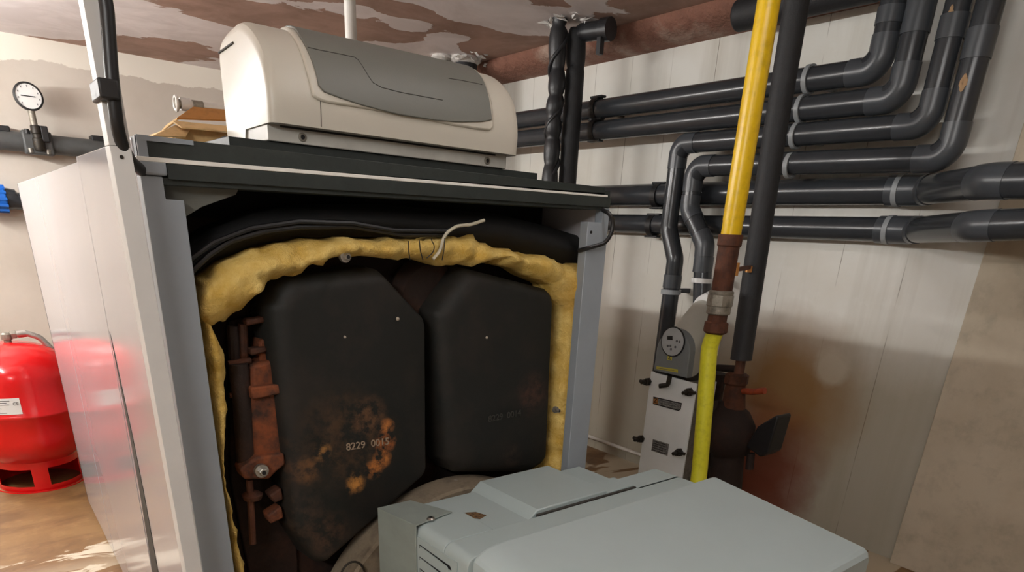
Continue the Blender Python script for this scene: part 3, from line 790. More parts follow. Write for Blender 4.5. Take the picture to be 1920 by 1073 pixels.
tag(MB().tube(fillet(pth, .06, 5), .0098, 14).build('power_cable', 'cable'), 'thick black cable strapped to the grey trunking, bending into the boiler rail', 'cable')
s0 = onY(181, 178, 1.32); s1 = onY(222, 203, 1.32)
tag(MB().box(s0.x, onY(226, 190, 1.30).x, 1.292, 1.368, 1.608, 1.635).build('strap', 'clip_black', bevel=.003), 'black strap holding the thick cable to the trunking', 'strap')

# ------------------------------------------------------------------ cardboard box and white tube on the boiler
bx = thing('cardboard_box', 'open brown cardboard box lying on the boiler lid behind the rail', 'box', (.62, 2.05, 1.556))
def card(pts, mat, name, th=.004): 
    P = [Vector(p) for p in pts]; nrm = (P[1]-P[0]).cross(P[2]-P[1]).normalized() * th
    return MB().prism(P, nrm).build(name, mat, bx)
fz = 1.556
A0 = Vector((.455, 1.90, fz)); 
tl = onY(325, 237, 1.90); tr = onY(430, 240, 1.90); tr2 = Vector((.82, 1.90, tr.z - .002))
card([(tl.x - .02, 1.90, fz), (tr2.x, 1.90, fz), (tr2.x, 1.90, tl.z), (tl.x + .01, 1.90, tl.z)], 'card', 'front_wall')
card([(tl.x - .03, 1.90, fz), (tl.x + .01, 1.90, tl.z), (tl.x + .01, 2.25, tl.z), (tl.x - .03, 2.25, fz)], 'card', 'side_wall')
card([(tl.x, 2.25, fz), (tr2.x, 2.25, fz), (tr2.x, 2.25, tl.z), (tl.x, 2.25, tl.z)], 'card_in', 'back_wall')
card([(tr2.x, 1.90, fz), (tr2.x, 2.25, fz), (tr2.x, 2.25, tl.z), (tr2.x, 1.90, tl.z)], 'card', 'side_wall')
card([(tl.x, 1.90, fz + .002), (tr2.x, 1.90, fz + .002), (tr2.x, 2.25, fz + .002), (tl.x, 2.25, fz + .002)], 'card', 'bottom')
# flaps
f1 = onY(287, 257, 1.80); f2 = onY(333, 234, 1.895); f3 = onY(345, 259, 1.85)
card([(f1.x, 1.80, f1.z), (f3.x, 1.84, f3.z), (tl.x + .035, 1.895, tl.z - .006), (tl.x + .003, 1.895, tl.z)], 'card', 'flap', .003)
q0 = onY(323, 226, 1.90); q1 = onY(430, 231, 1.90); q2 = onY(430, 239, 1.86); q3 = onY(340, 238, 1.86)
card([tuple(q0), (tr2.x, 1.90, q1.z), (tr2.x, 1.86, q2.z - .001), tuple(q3)], 'card', 'flap', .003)
r0 = onY(332, 224, 2.2); r1 = onY(362, 203, 2.25); r2 = onY(430, 209, 2.25); r3 = onY(430, 228, 2.2)
card([tuple(r0), tuple(r3), tuple(r2), tuple(r1)], 'card_in', 'flap', .004)
card([tuple(onY(298, 250, 2.1)), tuple(onY(332, 224, 2.2)), tuple(onY(362, 202, 2.25)), tuple(onY(352, 207, 2.3)), tuple(onY(312, 234, 2.2))], 'card', 'flap', .003)
wt = thing('white_tube', 'white plastic tube with a capped end lying across the cardboard box', 'tube', tuple(onY(380, 200, 2.4)))
w0 = onY(330, 194, 2.40); w1 = onY(430, 206, 2.40); d = (w1 - w0).normalized()
MB().tube([w0 + d * .03, w0 + d * .5], .0125, 20).build('tube', 'white_pipe', wt)
MB().tube([w0 + d * .012, w0 + d * .04], .017, 20).build('coupling', 'white_pipe', wt)
MB().tube([w0 + d * .045, w0 + d * .075], .0145, 20).build('collar', 'galv', wt)
ringp = [w0 + Vector((0, math.cos(a) * .018, math.sin(a) * .018)) for a in [2*math.pi*k/24 for k in range(25)]]
MB().tube(ringp, .0045, 8).build('end_ring', 'white_pipe', wt)
MB().tube([w0, w0 + d * .014], .013, 16).build('end_plug', 'galv', wt)
MB().tube([w0 + d * .4 + Vector((0, 0, -.16)), w0 + d * .4], .008, 8).build('rest', 'white_pipe', wt)

# ------------------------------------------------------------------ expansion tank
TX, TY = .115, 4.50
et = thing('expansion_tank', 'red steel expansion tank standing on the brown floor behind the boiler', 'expansion tank', (TX, TY, 0))
RT = .275; zt = .79; zb = .115
pr = [(.002, zb)]
for k in range(1, 13):
    a = math.pi/2 * k / 12; pr.append((RT * math.sin(a) ** .85, zb + .20 - .20 * math.cos(a) ** .85 if k < 12 else zb + .20))
pr += [(RT, .425), (RT + .004, .430), (RT + .007, .437), (RT + .004, .445), (RT, .450), (RT, zt - .20)]
for k in range(1, 13):
    a = math.pi/2 * k / 12; pr.append((max(RT * math.cos(a) ** .85, .002), zt - .20 + .20 * math.sin(a) ** .85))
MB().lathe(pr, (TX, TY, 0), n=64).build('vessel', 'red', et, ang=50)
# foot ring with openings
b = MB(); n = 72; ro, ri = .205, .2
def skirt(a0, a1, z0, z1, r=ro):
    k = max(3, int((a1 - a0) / .09)); rr = []
    for i in range(k + 1):
        a = a0 + (a1 - a0) * i / k; ca, sa = math.cos(a), math.sin(a)
        rr.append([(TX + r*ca, TY + r*sa, z0), (TX + (r-.004)*ca, TY + (r-.004)*sa, z0), (TX + (r-.004)*ca, TY + (r-.004)*sa, z1), (TX + r*ca, TY + r*sa, z1)])
    b.loft(rr)
skirt(0, 2*math.pi, 0, .03); skirt(0, 2*math.pi, .13, .2); skirt(rad(-20), rad(200), .03, .14)
for q in (0, 1, 2): skirt(rad(-92 + 120*q - 11), rad(-92 + 120*q + 11), .03, .14)
skirt(0, 2*math.pi, 0, .006, ro + .02)
b.build('foot_ring', 'red', et)
# label plate on the shell
lab = []; a0, a1 = rad(-122), rad(-94)
b = MB(); rr = []
for i in range(9):
    a = a0 + (a1 - a0) * i / 8; rr.append([(TX + r*math.cos(a), TY + r*math.sin(a), z) for r, z in ((RT + .001, .46), (RT + .002, .46), (RT + .002, .545), (RT + .001, .545))])
b.loft(rr); lb = b.build('type_plate', 'label', et)
def on_tank(ang, z): return Vector((TX + (RT + .0022) * math.cos(rad(ang)), TY + (RT + .0022) * math.sin(rad(ang)), z))
for z, (s, e) in ((.532, (-120, -103)), (.522, (-120, -106)), (.512, (-119, -104)), (.492, (-118, -112)), (.470, (-119, -108))):
    MB().tube([on_tank(s + (e - s) * i / 6, z) for i in range(7)], .0016, 6).build('plate_line', 'ink', lb)
rt = Vector((-math.sin(rad(-98)), math.cos(rad(-98)), 0)); text_mesh('CE', .022, on_tank(-98, .515), rt, (0, 0, 1), 'plate_mark', 'ink_black', lb, .0008)
MB().tube([(TX, TY, zt - .01), (TX, TY, zt + .02)], .018, 16).build('top_fitting', 'galv', et)
MB().lathe([(.024, 0), (.026, .008), (.024, .028), (.014, .036)], (TX, TY, zt + .012), n=16).build('top_elbow', 'galv', et)
h0 = Vector((TX + .02, TY, zt + .035))
hp = [h0] + [onY(*p, 4.5) for p in ((50, 625), (75, 633), (92, 650), (101, 660), (108, 690))]
hp[-1] = hp[-1] + Vector((.1, .05, -.12))
ho = thing('flexible_hose', 'braided steel hose arching from the top of the red tank to behind the boiler', 'hose', tuple(h0))
MB().tube(fillet(hp, .06, 6), .0155, 16).build('hose', 'chrome', ho)
MB().tube([h0 + Vector((.0, 0, 0)), h0 + (hp[1] - h0) * .35], .022, 6).build('hex_nut', 'galv', ho, ang=20)
MB().tube([h0 + (hp[1] - h0) * .4, h0 + (hp[1] - h0) * .95], .019, 12).build('ferrule', 'steel', ho)
# ------------------------------------------------------------------ back wall pipe, gauge, valve
YP = 6.40
zp = (onY(75, 270, YP).z + onY(0, 262, YP).z) / 2
wp = thing('wall_pipe', 'dark grey pipe running along the back wall below the pressure gauge', 'pipe', (.6, YP, zp))
rp_ = (onY(60, 251, YP) - onY(60, 287, YP)).length / 2
MB().tube([(-2.6, YP, zp), (3.2, YP, zp)], rp_, 28).build('pipe', 'wallpipe', wp)
for px in (8, 184, 305):
    q = onY(px, 262, YP)
    MB().box(q.x - .045, q.x + .045, YP - .03, YB, zp + rp_ - .01, zp + rp_ + .028).build('pipe_clip', 'clip_black', wp, bevel=.006)
gx = onY(72, 262, YP - .09).x
pgz = onY(53, 181, YP - .09)
pg_ = thing('pressure_gauge', 'round pressure gauge with white dial on a brass stem, black rim', 'gauge', (gx, YP - .06, zp))
rg_ = .083
MB().lathe([(rg_, 0), (rg_ + .004, .01), (rg_ + .004, .05), (rg_ - .006, .054), (rg_ - .008, .046), (.001, .046)], (pgz.x, YP - .06, pgz.z), (0, -1, 0), 40).build('case', 'clip_black', pg_)
dial = MB().lathe([(rg_ - .008, 0), (.001, .001)], (pgz.x, YP - .1065, pgz.z), (0, -1, 0), 40).build('dial', 'label', pg_)
MB().box(pgz.x - .045, pgz.x + .04, YP - .112, YP - .109, pgz.z - .003, pgz.z + .003).build('needle', 'ink_black', dial)
for k in range(9):
    a = rad(-45 + 33.75 * k); MB().box(pgz.x - .002 + math.cos(a)*.062, pgz.x + .002 + math.cos(a)*.062, YP - .110, YP - .108, pgz.z + math.sin(a)*.062 - .005, pgz.z + math.sin(a)*.062 + .005).build('tick', 'ink', dial)
MB().tube([(pgz.x, YP - .085, pgz.z - rg_), (pgz.x, YP - .085, pgz.z - rg_ - .10)], .022, 12).build('stem', 'galv', pg_)
z1 = pgz.z - rg_ - .09
MB().lathe([(.03, 0), (.034, -.01), (.034, -.05), (.026, -.06), (.026, -.075), (.036, -.085), (.036, -.14), (.03, -.16), (.03, zp + rp_ - z1)], (pgz.x + .006, YP - .085, z1), n=14).build('gauge_valve', 'knob', pg_)
MB().box(pgz.x + .03, pgz.x + .075, YP - .11, YP - .06, z1 - .10, z1 + .0).build('valve_lever', 'clip_black', pg_, bevel=.006)
MB().box(pgz.x - .085, pgz.x + .095, YP - rp_ - .015, YP + rp_ * .4, zp - rp_ - .012, zp + rp_ + .012).build('saddle', 'wallpipe', pg_, bevel=.012)
for dx in (-.05, .055): MB().lathe([(.018, 0), (.014, -.03)], (pgz.x + dx, YP - rp_ - .01, zp - rp_ * .6), n=10).build('saddle_bolt', 'steel', pg_)
for dx in (-.05, .055): MB().lathe([(.018, 0), (.014, .03)], (pgz.x + dx, YP - rp_ - .01, zp + rp_ * .8), n=10).build('saddle_bolt', 'clip_black', pg_)
v0 = onY(-12, 372, YP); v1 = onY(36, 375, YP)
bv = thing('shutoff_valve', 'blue ended valve on the back wall above the red tank', 'valve', tuple((v0 + v1) / 2))
zz = v0.z
vb = onY(12, 372, YP).x
MB().tube([(v0.x - .10, YP, zz), (vb, YP, zz)], .085, 24).build('union_nut', 'blue', bv, bevel=.01)
for k in range(12):
    a = 2*math.pi*k/12; MB().box(v0.x - .10, vb, YP + math.cos(a)*.085 - .008, YP + math.cos(a)*.085 + .008, zz + math.sin(a)*.085 - .008, zz + math.sin(a)*.085 + .008).build('grip_rib', 'blue', bv)
MB().tube([(vb, YP, zz), (vb + .05, YP, zz), (vb + .07, YP, zz - .01), (vb + .6, YP, zz - .02)], [.075, .068, .058, .055], 24).build('valve_body', 'pvc', bv)
MB().box(v0.x - .02, v0.x + .05, YP, YB, zz - .03, zz + .03).build('wall_bracket', 'clip_black', bv)

# ------------------------------------------------------------------ pipes on the right wall
def pvc_pipe(name, label, path, r, fr, group, elbow=1.10, sockets=(), mat='pvc', skip=()):
    P = [Vector(p) for p in path]
    t = thing(name, label, 'pipe', tuple(P[0]), group)
    MB().tube(fillet(P, fr, 10), r, 28).build('pipe', mat, t)
    for i in range(1, len(P) - 1):
        if i in skip: continue
        a = (P[i-1] - P[i]).normalized(); b_ = (P[i+1] - P[i]).normalized()
        th = a.angle(b_); ln = fr / math.tan(th / 2) + r * .75
        q = fillet([P[i] + a * ln, P[i], P[i] + b_ * ln], fr, 12)
        MB().tube(q, r * elbow, 28).build('elbow', 'pvc_elbow', t)
    for s0_, s1_ in sockets:
        MB().tube([s0_, s1_], r * elbow * 1.02, 28).build('socket', 'pvc_elbow', t)
    return t
XP, XQ = 3.22, 3.365
G = 'grey plastic pipes on the right wall'
y1, y2, y3, y4 = 1.66, 1.545, 1.405, 1.292
pvc_pipe('plastic_pipe', 'topmost dark grey plastic pipe on the right wall, turning up to the ceiling first', [(XP, 6.4, 2.168), (XP, y1, 2.153), (XP, y1, ZC)], .051, .085, G, elbow=1.06, sockets=[((XP, y1, 2.31), (XP, y1, 2.37))])
pvc_pipe('plastic_pipe', 'second dark grey plastic pipe from the top on the right wall', [(XP, 6.4, 2.054), (XP, y2, 2.038), (XP, y2, ZC)], .051, .085, G, elbow=1.06, sockets=[((XP, y2, 2.26), (XP, y2, 2.40))])
d3 = [onX(1266, 336, XP), onX(1263, 430, XP), onX(1266, 487, XP), onX(1256, 560, XP), onX(1240, 655, XP)]
yl3 = d3[0].y
pvc_pipe('plastic_pipe', 'third dark grey plastic pipe from the top, outer elbow dropping behind the heat exchanger', [(XP, yl3 - .075, d3[4].z - .45), (XP, yl3 - .075, d3[3].z), (XP, yl3 - .075 , d3[2].z), (XP, yl3, d3[1].z), (XP, yl3, 1.938), (XP, y3, 1.932), (XP, y3, ZC)], .048, .085, G, elbow=1.06, skip=(1, 2, 3), sockets=[((XP, y3, 2.22), (XP, y3, 2.30)), ((XP, yl3 - .075, d3[3].z + .06), (XP, yl3 - .075, d3[3].z + .13))])
d4 = [onX(1300, 340, XP), onX(1299, 392, XP), onX(1322, 458, XP), onX(1318, 500, XP), onX(1315, 600, XP)]
yl4 = d4[0].y
pvc_pipe('plastic_pipe', 'fourth dark grey plastic pipe from the top, inner elbow bending above the heat exchanger', [d4[4], d4[3], d4[2], (XP, yl4, d4[1].z), (XP, yl4, 1.825), (XP, y4, 1.808), (XP, y4, ZC)], .0495, .085, G, elbow=1.06, skip=(1,), sockets=[((XP, y4, 2.14), (XP, y4, 2.24)), (d4[3] + Vector((0, 0, -.03)), d4[3] + Vector((0, 0, .05)))])
# two lower pipes that lean out of the wall at their near end
r5, r6 = .059, .053
p5 = [Vector((XQ, 6.4, 1.690)), onX(1150, 368, XQ), onX(1735, 356, XQ), onX(1855, 340, 2.95), onX(1990, 338, 2.90)]
p6 = [Vector((XQ, 6.4, 1.528)), onX(1150, 421, XQ), onX(1712, 432, XQ), onX(1830, 424, 2.95), onX(1990, 418, 2.90)]
for nm, p, r, lb_ in (('u', p5, r5, 'upper of the two low grey pipes, leaning out of the wall at the right'), ('l', p6, r6, 'lowest grey plastic pipe on the right wall, below all others')):
    t = pvc_pipe('plastic_pipe', lb_, [p[0], p[2], p[3], p[4], Vector((2.90, YF, p[4].z))], r, .10, G, elbow=1.03, skip=(1, 3))
    a = (p[1] - p[2]).normalized()
    MB().tube([p[2] + a * .15, p[2] - a * .005], r * 1.10, 28).build('socket', 'pvc_elbow', t)
    e = (p[3] - p[2]).normalized()
    MB().tube([p[2] - e * .01, p[2] + e * .06], r * 1.06, 28).build('socket', 'pvc_elbow', t)
def fleck(px, py, yv, r, h, half, seed):
    c0 = onX(px, py, XP - r); b = MB(); rr = []
    a0 = math.atan2(c0.y - yv, -(r)) if abs(c0.y - yv) < r else math.pi
    for i in range(9):
        t = i / 8; z = c0.z + h * (t - .5); w = half * math.sin(math.pi * (t * .9 + .05)) * (1 + .5 * noise.noise(Vector((t * 6, seed, 0))))
        rr.append([Vector((XP + math.cos(a) * q, yv + math.sin(a) * q, z)) for a, q in [(math.pi + w * (k / 4 - .5) * 2, r + .0012) for k in range(5)] + [(math.pi + w * (.5 - k / 4) * 2, r - .002) for k in range(5)]])
    b.loft(rr); return b
pf = [o for o in COL.objects if o.name == 'plastic_pipe.003'][0]; pe3 = [o for o in COL.objects if o.name == 'plastic_pipe.002'][0]
M['fleck'] = spotted('paint_fleck', (168, 136, 100), (120, 96, 72), .5, .7, 60, .8)
fleck(1806, 155, y4, .0498, .06, .28, 1).build('paint_fleck', 'fleck', pf)
fleck(1790, 25, y3, .0482, .06, .22, 4).build('paint_fleck', 'fleck', pe3)
# pipe clamps
def clamp(pc, r, mat, label, wall_x, grp, w=.011, foot=True):
    t = thing('pipe_clamp', label, 'clamp', tuple(pc), grp)
    ring = []; n = 28
    for rr_, dy in ((r, -w), (r + .008, -w), (r + .008, w), (r, w)):
        ring.append([pc + Vector((math.cos(2*math.pi*k/n) * rr_, dy, math.sin(2*math.pi*k/n) * rr_)) for k in range(n)])
    ring.append(ring[0]); MB().loft(ring, cap=False).build('ring', mat, t)
    if foot: MB().box(pc.x + r * .9, wall_x, pc.y - .012, pc.y + .012, pc.z - .02, pc.z + .02).build('foot', mat, t)
    return t
GC = 'pale clamps on the right wall pipes'
for px, py, z, r, nm in ((1519, 147, 2.155, .051, 'topmost'), (1506, 197, 2.04, .051, 'second'), (1495, 250, 1.932, .048, 'third'), (1484, 307, 1.808, .0495, 'fourth')):
    q = onX(px, py, XP); clamp(Vector((XP, q.y, z)), r, 'pvc_light', 'light grey clamp ring on the %s grey wall pipe' % nm, XR, GC)
for px, py, p, r, nm in ((1688, 358, p5, r5, 'fifth'), (1668, 432, p6, r6, 'lowest')):
    q = onX(px, py, XQ); f = (p[1].y - q.y) / (p[1].y - p[2].y); clamp(Vector((XQ, q.y, p[1].z + (p[2].z - p[1].z) * f)), r * 1.02, 'pvc_light', 'light grey clamp ring on the %s grey wall pipe' % nm, XR, GC)
GB = 'black clips on the right wall pipes'
for px, py, x, z, r, nm in ((1120, 200, XP, 2.163, .051, 'topmost'), (1118, 238, XP, 2.05, .051, 'second'), (1236, 364, XQ, p5[1].z, r5, 'fifth'), (1226, 420, XQ, p6[1].z, r6, 'lowest')):
    q = onX(px, py, x); t = clamp(Vector((x, q.y, z)), r, 'clip_black', 'black clip round the %s grey wall pipe' % nm, XR, GB, .02)
    MB().box(x - .02, x + .02, q.y - .05, q.y + .05, z + r + .002, z + r + .014).build('lug', 'clip_black', t, bevel=.003)
    MB().box(x - .02, x + .02, q.y - .05, q.y + .05, z - r - .014, z - r - .002).build('lug', 'clip_black', t, bevel=.003)
q = d3[3]; clamp_ = thing('pipe_clamp', 'grey clamp round the left drop pipe above the heat exchanger', 'clamp', tuple(q))
MB().tube([(XP, yl3 - .075, q.z + .025), (XP, yl3 - .075, q.z + .05)], .058, 24).build('ring', 'pvc_light', clamp_)
MB().box(XP, XR, yl3 - .035, yl3 - .005, q.z + .025, q.z + .05).build('foot', 'pvc_elbow', clamp_)
q = onX(1316, 526, XP); clamp_ = thing('pipe_clamp', 'white clamp round the right drop pipe above the heat exchanger', 'clamp', tuple(q))
MB().tube([q + Vector((0, 0, -.012)), q + Vector((0, 0, .012))], .058, 24).build('ring', 'label', clamp_)
MB().box(XP, XR, q.y - .015, q.y + .015, q.z - .012, q.z + .012).build('foot', 'label', clamp_)

# ------------------------------------------------------------------ gas pipe, insulated pipes
GX = 2.2
gp = thing('gas_pipe', 'yellow painted gas pipe coming down from the ceiling in front of the right wall', 'gas pipe', (GX, 1.54, 1.0))
gy = 1.540
zg = [onX(1369, 440, GX).z, onX(1365, 462, GX).z, onX(1358, 545, GX).z, onX(1346, 590, GX).z, onX(1336, 625, GX).z]
MB().tube([(GX, gy, ZC), (GX, gy, zg[0] + .045)], .0365, 28).build('pipe', 'yellow', gp)
MB().tube([(GX, gy, zg[0] + .048), (GX, gy, zg[0] - .005)], .0355, 28).build('pipe_end', 'yellow', gp)
MB().lathe([(.042, 0), (.043, -.004), (.043, -.036), (.040, -.04)], (GX, gy, zg[0]), n=24).build('coupling', 'rust', gp)
MB().tube([(GX, gy, zg[1]), (GX, gy, zg[2])], .038, 24).build('rusty_pipe', 'rust', gp)
zu = zg[2]; hu = zg[2] - zg[3]
MB().lathe([(.040, 0), (.045, -.004), (.045, -.012), (.043, -.016)], (GX, gy, zu), n=28).build('union', 'galv', gp)
MB().lathe([(.047, -.016), (.048, -.02), (.048, -hu * .62), (.046, -hu * .66)], (GX, gy, zu), n=8).build('union', 'galv', gp, ang=20)
MB().lathe([(.044, -hu * .66), (.044, -hu * .95), (.038, -hu)], (GX, gy, zu), n=28).build('union', 'galv', gp)
hn = zg[3] - zg[4]
MB().lathe([(.036, 0), (.036, -hn * .35), (.044, -hn * .42), (.045, -hn * .9), (.036, -hn)], (GX, gy, zg[3]), n=10).build('nipple', 'rust', gp, ang=25)
lo = [onX(1334, 624, GX), onX(1330, 650, GX), onX(1322, 760, GX - .01), onX(1312, 880, GX - .02), onX(1302, 960, GX - .05)]
tail = Vector((1.75, lo[-1].y - .02, .40))
tag(MB().tube(fillet([Vector((GX, gy, zg[4] + .005))] + lo[1:] + [tail], .12, 8), [.031, .033] + [.031] * 200 if False else .0315, 24).build('gas_hose', 'lemon'), 'lemon yellow flexible gas hose hanging below the rusty coupling behind the burner', 'hose')
BXp = 2.6; byp = 1.685
bi = thing('insulated_pipe', 'straight black insulated pipe beside the yellow gas pipe', 'pipe', (BXp, byp, .9))
zi = onX(1386, 674, BXp).z
MB().tube([(BXp, byp + .02, ZC), (BXp, byp + .01, 1.8), (BXp, byp - .02, zi)], .045, 24).build('insulation', 'foam', bi)
MB().tube([(BXp, byp - .02, zi), (BXp, byp - .022, zi - .06)], .022, 16).build('bare_pipe', 'rust', bi)
# copper coloured bracket between them
bk = thing('pipe_bracket', 'rusty steel bracket with copper coloured bolts between gas pipe and black pipe', 'bracket', tuple(onX(1388, 506, GX)))
k0 = onX(1380, 505, GX + .03)
MB().tube([k0 + Vector((.012, 0, 0)), Vector((2.562, byp - .01, k0.z))], .010, 4).build('bar', 'rust', bk, ang=20)
MB().tube([k0 + Vector((0, 0, -.022)), k0 + Vector((0, 0, .022))], .011, 12).build('bolt', 'brass', bk)
k1 = onX(1404, 505, 2.54); MB().tube([k1 + Vector((0, 0, -.012)), k1 + Vector((0, 0, .012))], .014, 12).build('bolt', 'brass', bk)
# two wrapped pipes hanging by the wall behind the boiler
GT = 'black wrapped pipes behind the boiler'
def wrapped(x, y, z0, z1, r, name, label, smooth_below=None):
    t = thing(name, label, 'pipe', (x, y, z0), GT)
    n = 160; P = []; R_ = []
    for i in range(n + 1):
        z = z1 + (z0 - z1) * i / n; f = 1.0
        if smooth_below is None or z > smooth_below:
            ph = (z * 7.2 + .3 * math.sin(z * 9)) % 1; f = .70 + .36 * math.sin(math.pi * ph) ** .5
        ww = .006 if f < .999 or smooth_below is None or z > smooth_below else 0
        P.append((x + ww * math.sin(z * 17), y + ww * math.cos(z * 13), z)); R_.append(r * f)
    MB().tube(P, R_, 20).build('wrapping', 'tape' if smooth_below is None else 'foam', t, ang=70)
    return t
c1 = onZ(1050, 35, ZC); c2 = onZ(1085, 42, ZC)
t1 = wrapped(c1.x, c1.y, 0, ZC, .047, 'wrapped_pipe', 'black pipe wrapped in twisted tape from ceiling to behind the boiler')
b = MB(); P = []
for i in range(260):
    z = ZC - (ZC - .2) * i / 259; a = z * 20; P.append((c1.x + .043 * math.cos(a), c1.y + .043 * math.sin(a), z))
MB().tube(P, .011, 8).build('tape_spiral', 'tape', t1, ang=70)
t2 = wrapped(c2.x, c2.y, 0, ZC - .03, .054, 'wrapped_pipe', 'smooth black insulated pipe right of the twisted one, elbow at the ceiling', 2.33)
e0 = Vector((c2.x, c2.y, ZC - .05)); e1 = onZ(1140, 55, ZC - .06)
MB().tube(fillet([e0 + Vector((0, 0, -.1)), e0, e1 + (e1 - e0) * .0], .05, 6), .046, 18).build('elbow', 'tape', t2)
MB().tube([e1 - (e1 - e0).normalized() * .04, e1 + (e1 - e0).normalized() * .02], .056, 14).build('collar', 'tape', t2)
MB().box(e1.x - .05, e1.x - .02, e1.y + .0, e1.y + .03, e1.z - .12, e1.z - .04).build('tape_end', 'tape', t2)
# plaster crumbs where pipes break through the ceiling
def crumbs(c, R_, n, name, label, seed):
    rnd = random.Random(seed); b = MB()
    for i in range(n):
        a = rnd.uniform(0, 6.28); d = R_ * (.6 + .6 * rnd.random()); p = Vector((c.x + math.cos(a) * d, c.y + math.sin(a) * d, ZC - rnd.uniform(0, .03)))
        s = rnd.uniform(.015, .045); V = [p + Vector((rnd.uniform(-s, s), rnd.uniform(-s, s), rnd.uniform(-.4*s, .4*s))) for _ in range(4)]
        vs = [b.bm.verts.new(v) for v in V]
        for f in ((0,1,2),(0,2,3),(0,3,1),(1,3,2)): b.bm.faces.new([vs[j] for j in f])
    o = tag(b.build(name, 'plaster', smooth=False), label, 'plaster'); o['kind'] = 'stuff'; return o
crumbs(c1.lerp(c2, .5), .13, 34, 'broken_plaster', 'torn white plaster round the two black pipes at the ceiling', 3)
s1_ = onZ(828, 104, ZC); s2_ = onZ(872, 108, ZC)
crumbs(s2_, .16, 40, 'broken_plaster', 'torn white plaster at the ceiling behind the control panel', 5)
for q, r, l_ in ((s1_, .045, 'thin dark pipe stub leaving the ceiling behind the control panel'), (s2_, .085, 'thick dark pipe stub leaving the ceiling behind the control panel')):
    t = thing('ceiling_pipe', l_, 'pipe', (q.x, q.y, 0)); MB().tube([(q.x, q.y, ZC), (q.x, q.y, 0)], r, 20).build('pipe', 'foam', t)
    MB().lathe([(r + .02, 0), (r + .03, -.02), (r, -.04)], (q.x, q.y, ZC), n=16).build('torn_collar', 'plaster', t)
hp0 = onX(1382, 14, 3.26)
tag(MB().tube([(3.275, hp0.y, 2.485), (3.275, 1.76, 2.485)], .068, 28).build('insulated_pipe', 'foam', bevel=.012), 'black insulated pipe running along the top of the right wall behind the yellow pipe', 'pipe')
wx = onY(658, 60, 3.0)
tag(MB().tube([(wx.x, 3.0, 1.556), (wx.x, 3.0, ZC)], .0235, 20).build('white_pole', 'white_pipe'), 'thin white pipe rising from the boiler lid to the ceiling behind the control panel', 'pipe')

# ------------------------------------------------------------------ plate heat exchanger
HXx = 2.70
hx = thing('heat_exchanger', 'white plate heat exchanger with grey round-topped controller, right of the boiler', 'heat exchanger', (HXx + .12, 2.09, 0))
pt = onX(1222, 697, HXx); pe = onX(1305, 720, HXx); yl, yr, zt_ = 2.238, 1.948, .822
MB().prism([(HXx, yl, .04), (HXx, yr, .04), (HXx, yr, zt_ - .006), (HXx, yl, zt_ + .004)], (.012, 0, 0)).build('front_plate', 'plate_white', hx, bevel=.002)
MB().prism([(HXx + .012, yl - .012, .06), (HXx + .012, yr + .012, .06), (HXx + .012, yr + .012, zt_ - .02), (HXx + .012, yl - .012, zt_ - .01)], (.14, 0, 0)).build('plate_pack', 'galv', hx)
MB().box(HXx + .15, HXx + .165, yr, yl, .04, zt_ - .01).build('rear_plate', 'plate_white', hx)
for (a, b2) in ((yl - .03, .0), (yr + .01, .0)): MB().box(HXx, HXx + .165, a, a + .02, 0, .05).build('foot', 'galv', hx)
for px, py in ((1216, 716), (1294, 735), (1203, 823), (1275, 848)):
    q = onX(px, py, HXx)
    o = MB().lathe([(.022, 0), (.022, .012), (.017, .013), (.017, .030), (.010, .031), (.010, .055), (.008, .058)], (HXx, q.y, q.z), (-1, 0, 0), 6).build('tie_bolt', 'knob', hx, ang=25)
    if px in (1294, 1275): MB().tube([(HXx - .02, q.y, q.z), (HXx - .02, q.y - .045, q.z + .006)], .008, 10).build('bolt_stem', 'knob', o)
    else: MB().tube([(HXx - .02, q.y, q.z), (HXx - .02, q.y + .04, q.z - .002)], .009, 10).build('bolt_stem', 'knob', o)
q = onX(1257, 722, HXx)
MB().tube(fillet([(HXx - .014, q.y, q.z + .045), (HXx - .014, q.y + .005, q.z), (HXx - .03, q.y + .045, q.z - .012)], .015, 5), .012, 12).build('drain_cock', 'knob', hx)
# name strip with badge
s = [onX(*p, HXx - .002) for p in ((1225, 744), (1278, 756), (1276, 768), (1272, 771), (1224, 758))]
tg = MB().prism(s, (.002, 0, 0)).build('name_strip', 'ink_black', hx)
s2 = [onX(*p, HXx - .0028) for p in ((1234, 748), (1276.5, 757.5), (1275, 767), (1272, 769), (1233.5, 758.5))]
MB().prism(s2, (.001, 0, 0)).build('strip_face', 'tag_metal', tg)
s3 = [onX(*p, HXx - .0028) for p in ((1225.5, 746), (1233, 747.5), (1232.5, 758), (1225, 756.5))]
MB().prism(s3, (.001, 0, 0)).build('badge', 'brass', tg)
q = (s3[0] + s3[2]) / 2
text_mesh('Z', .034, (HXx - .0032, q.y, q.z), (0, -1, 0), (0, 0, 1), 'badge_letter', 'ink_black', tg, .0005)
for k in range(2):
    a = onX(1238, 751.5 + 4.5 * k, HXx - .0032); b2 = onX(1268, 758.5 + 4.5 * k, HXx - .0032)
    MB().tube([a, b2], .0016, 6).build('strip_line', 'ink', tg)
s = [onX(*p, HXx - .002) for p in ((1224, 824), (1254, 833), (1251, 855), (1221, 845))]
rpn = MB().prism(s, (.002, 0, 0)).build('rating_plate', 'tag_metal', hx)
for k in range(5):
    a = s[0].lerp(s[3], .12 + .19 * k); b2 = s[1].lerp(s[2], .12 + .19 * k); d = b2 - a
    MB().tube([a + d * .08 + Vector((-.001, 0, 0)), a + d * (.9 - .1 * (k % 2)) + Vector((-.001, 0, 0))], .0016, 6).build('plate_line', 'ink_black', rpn)
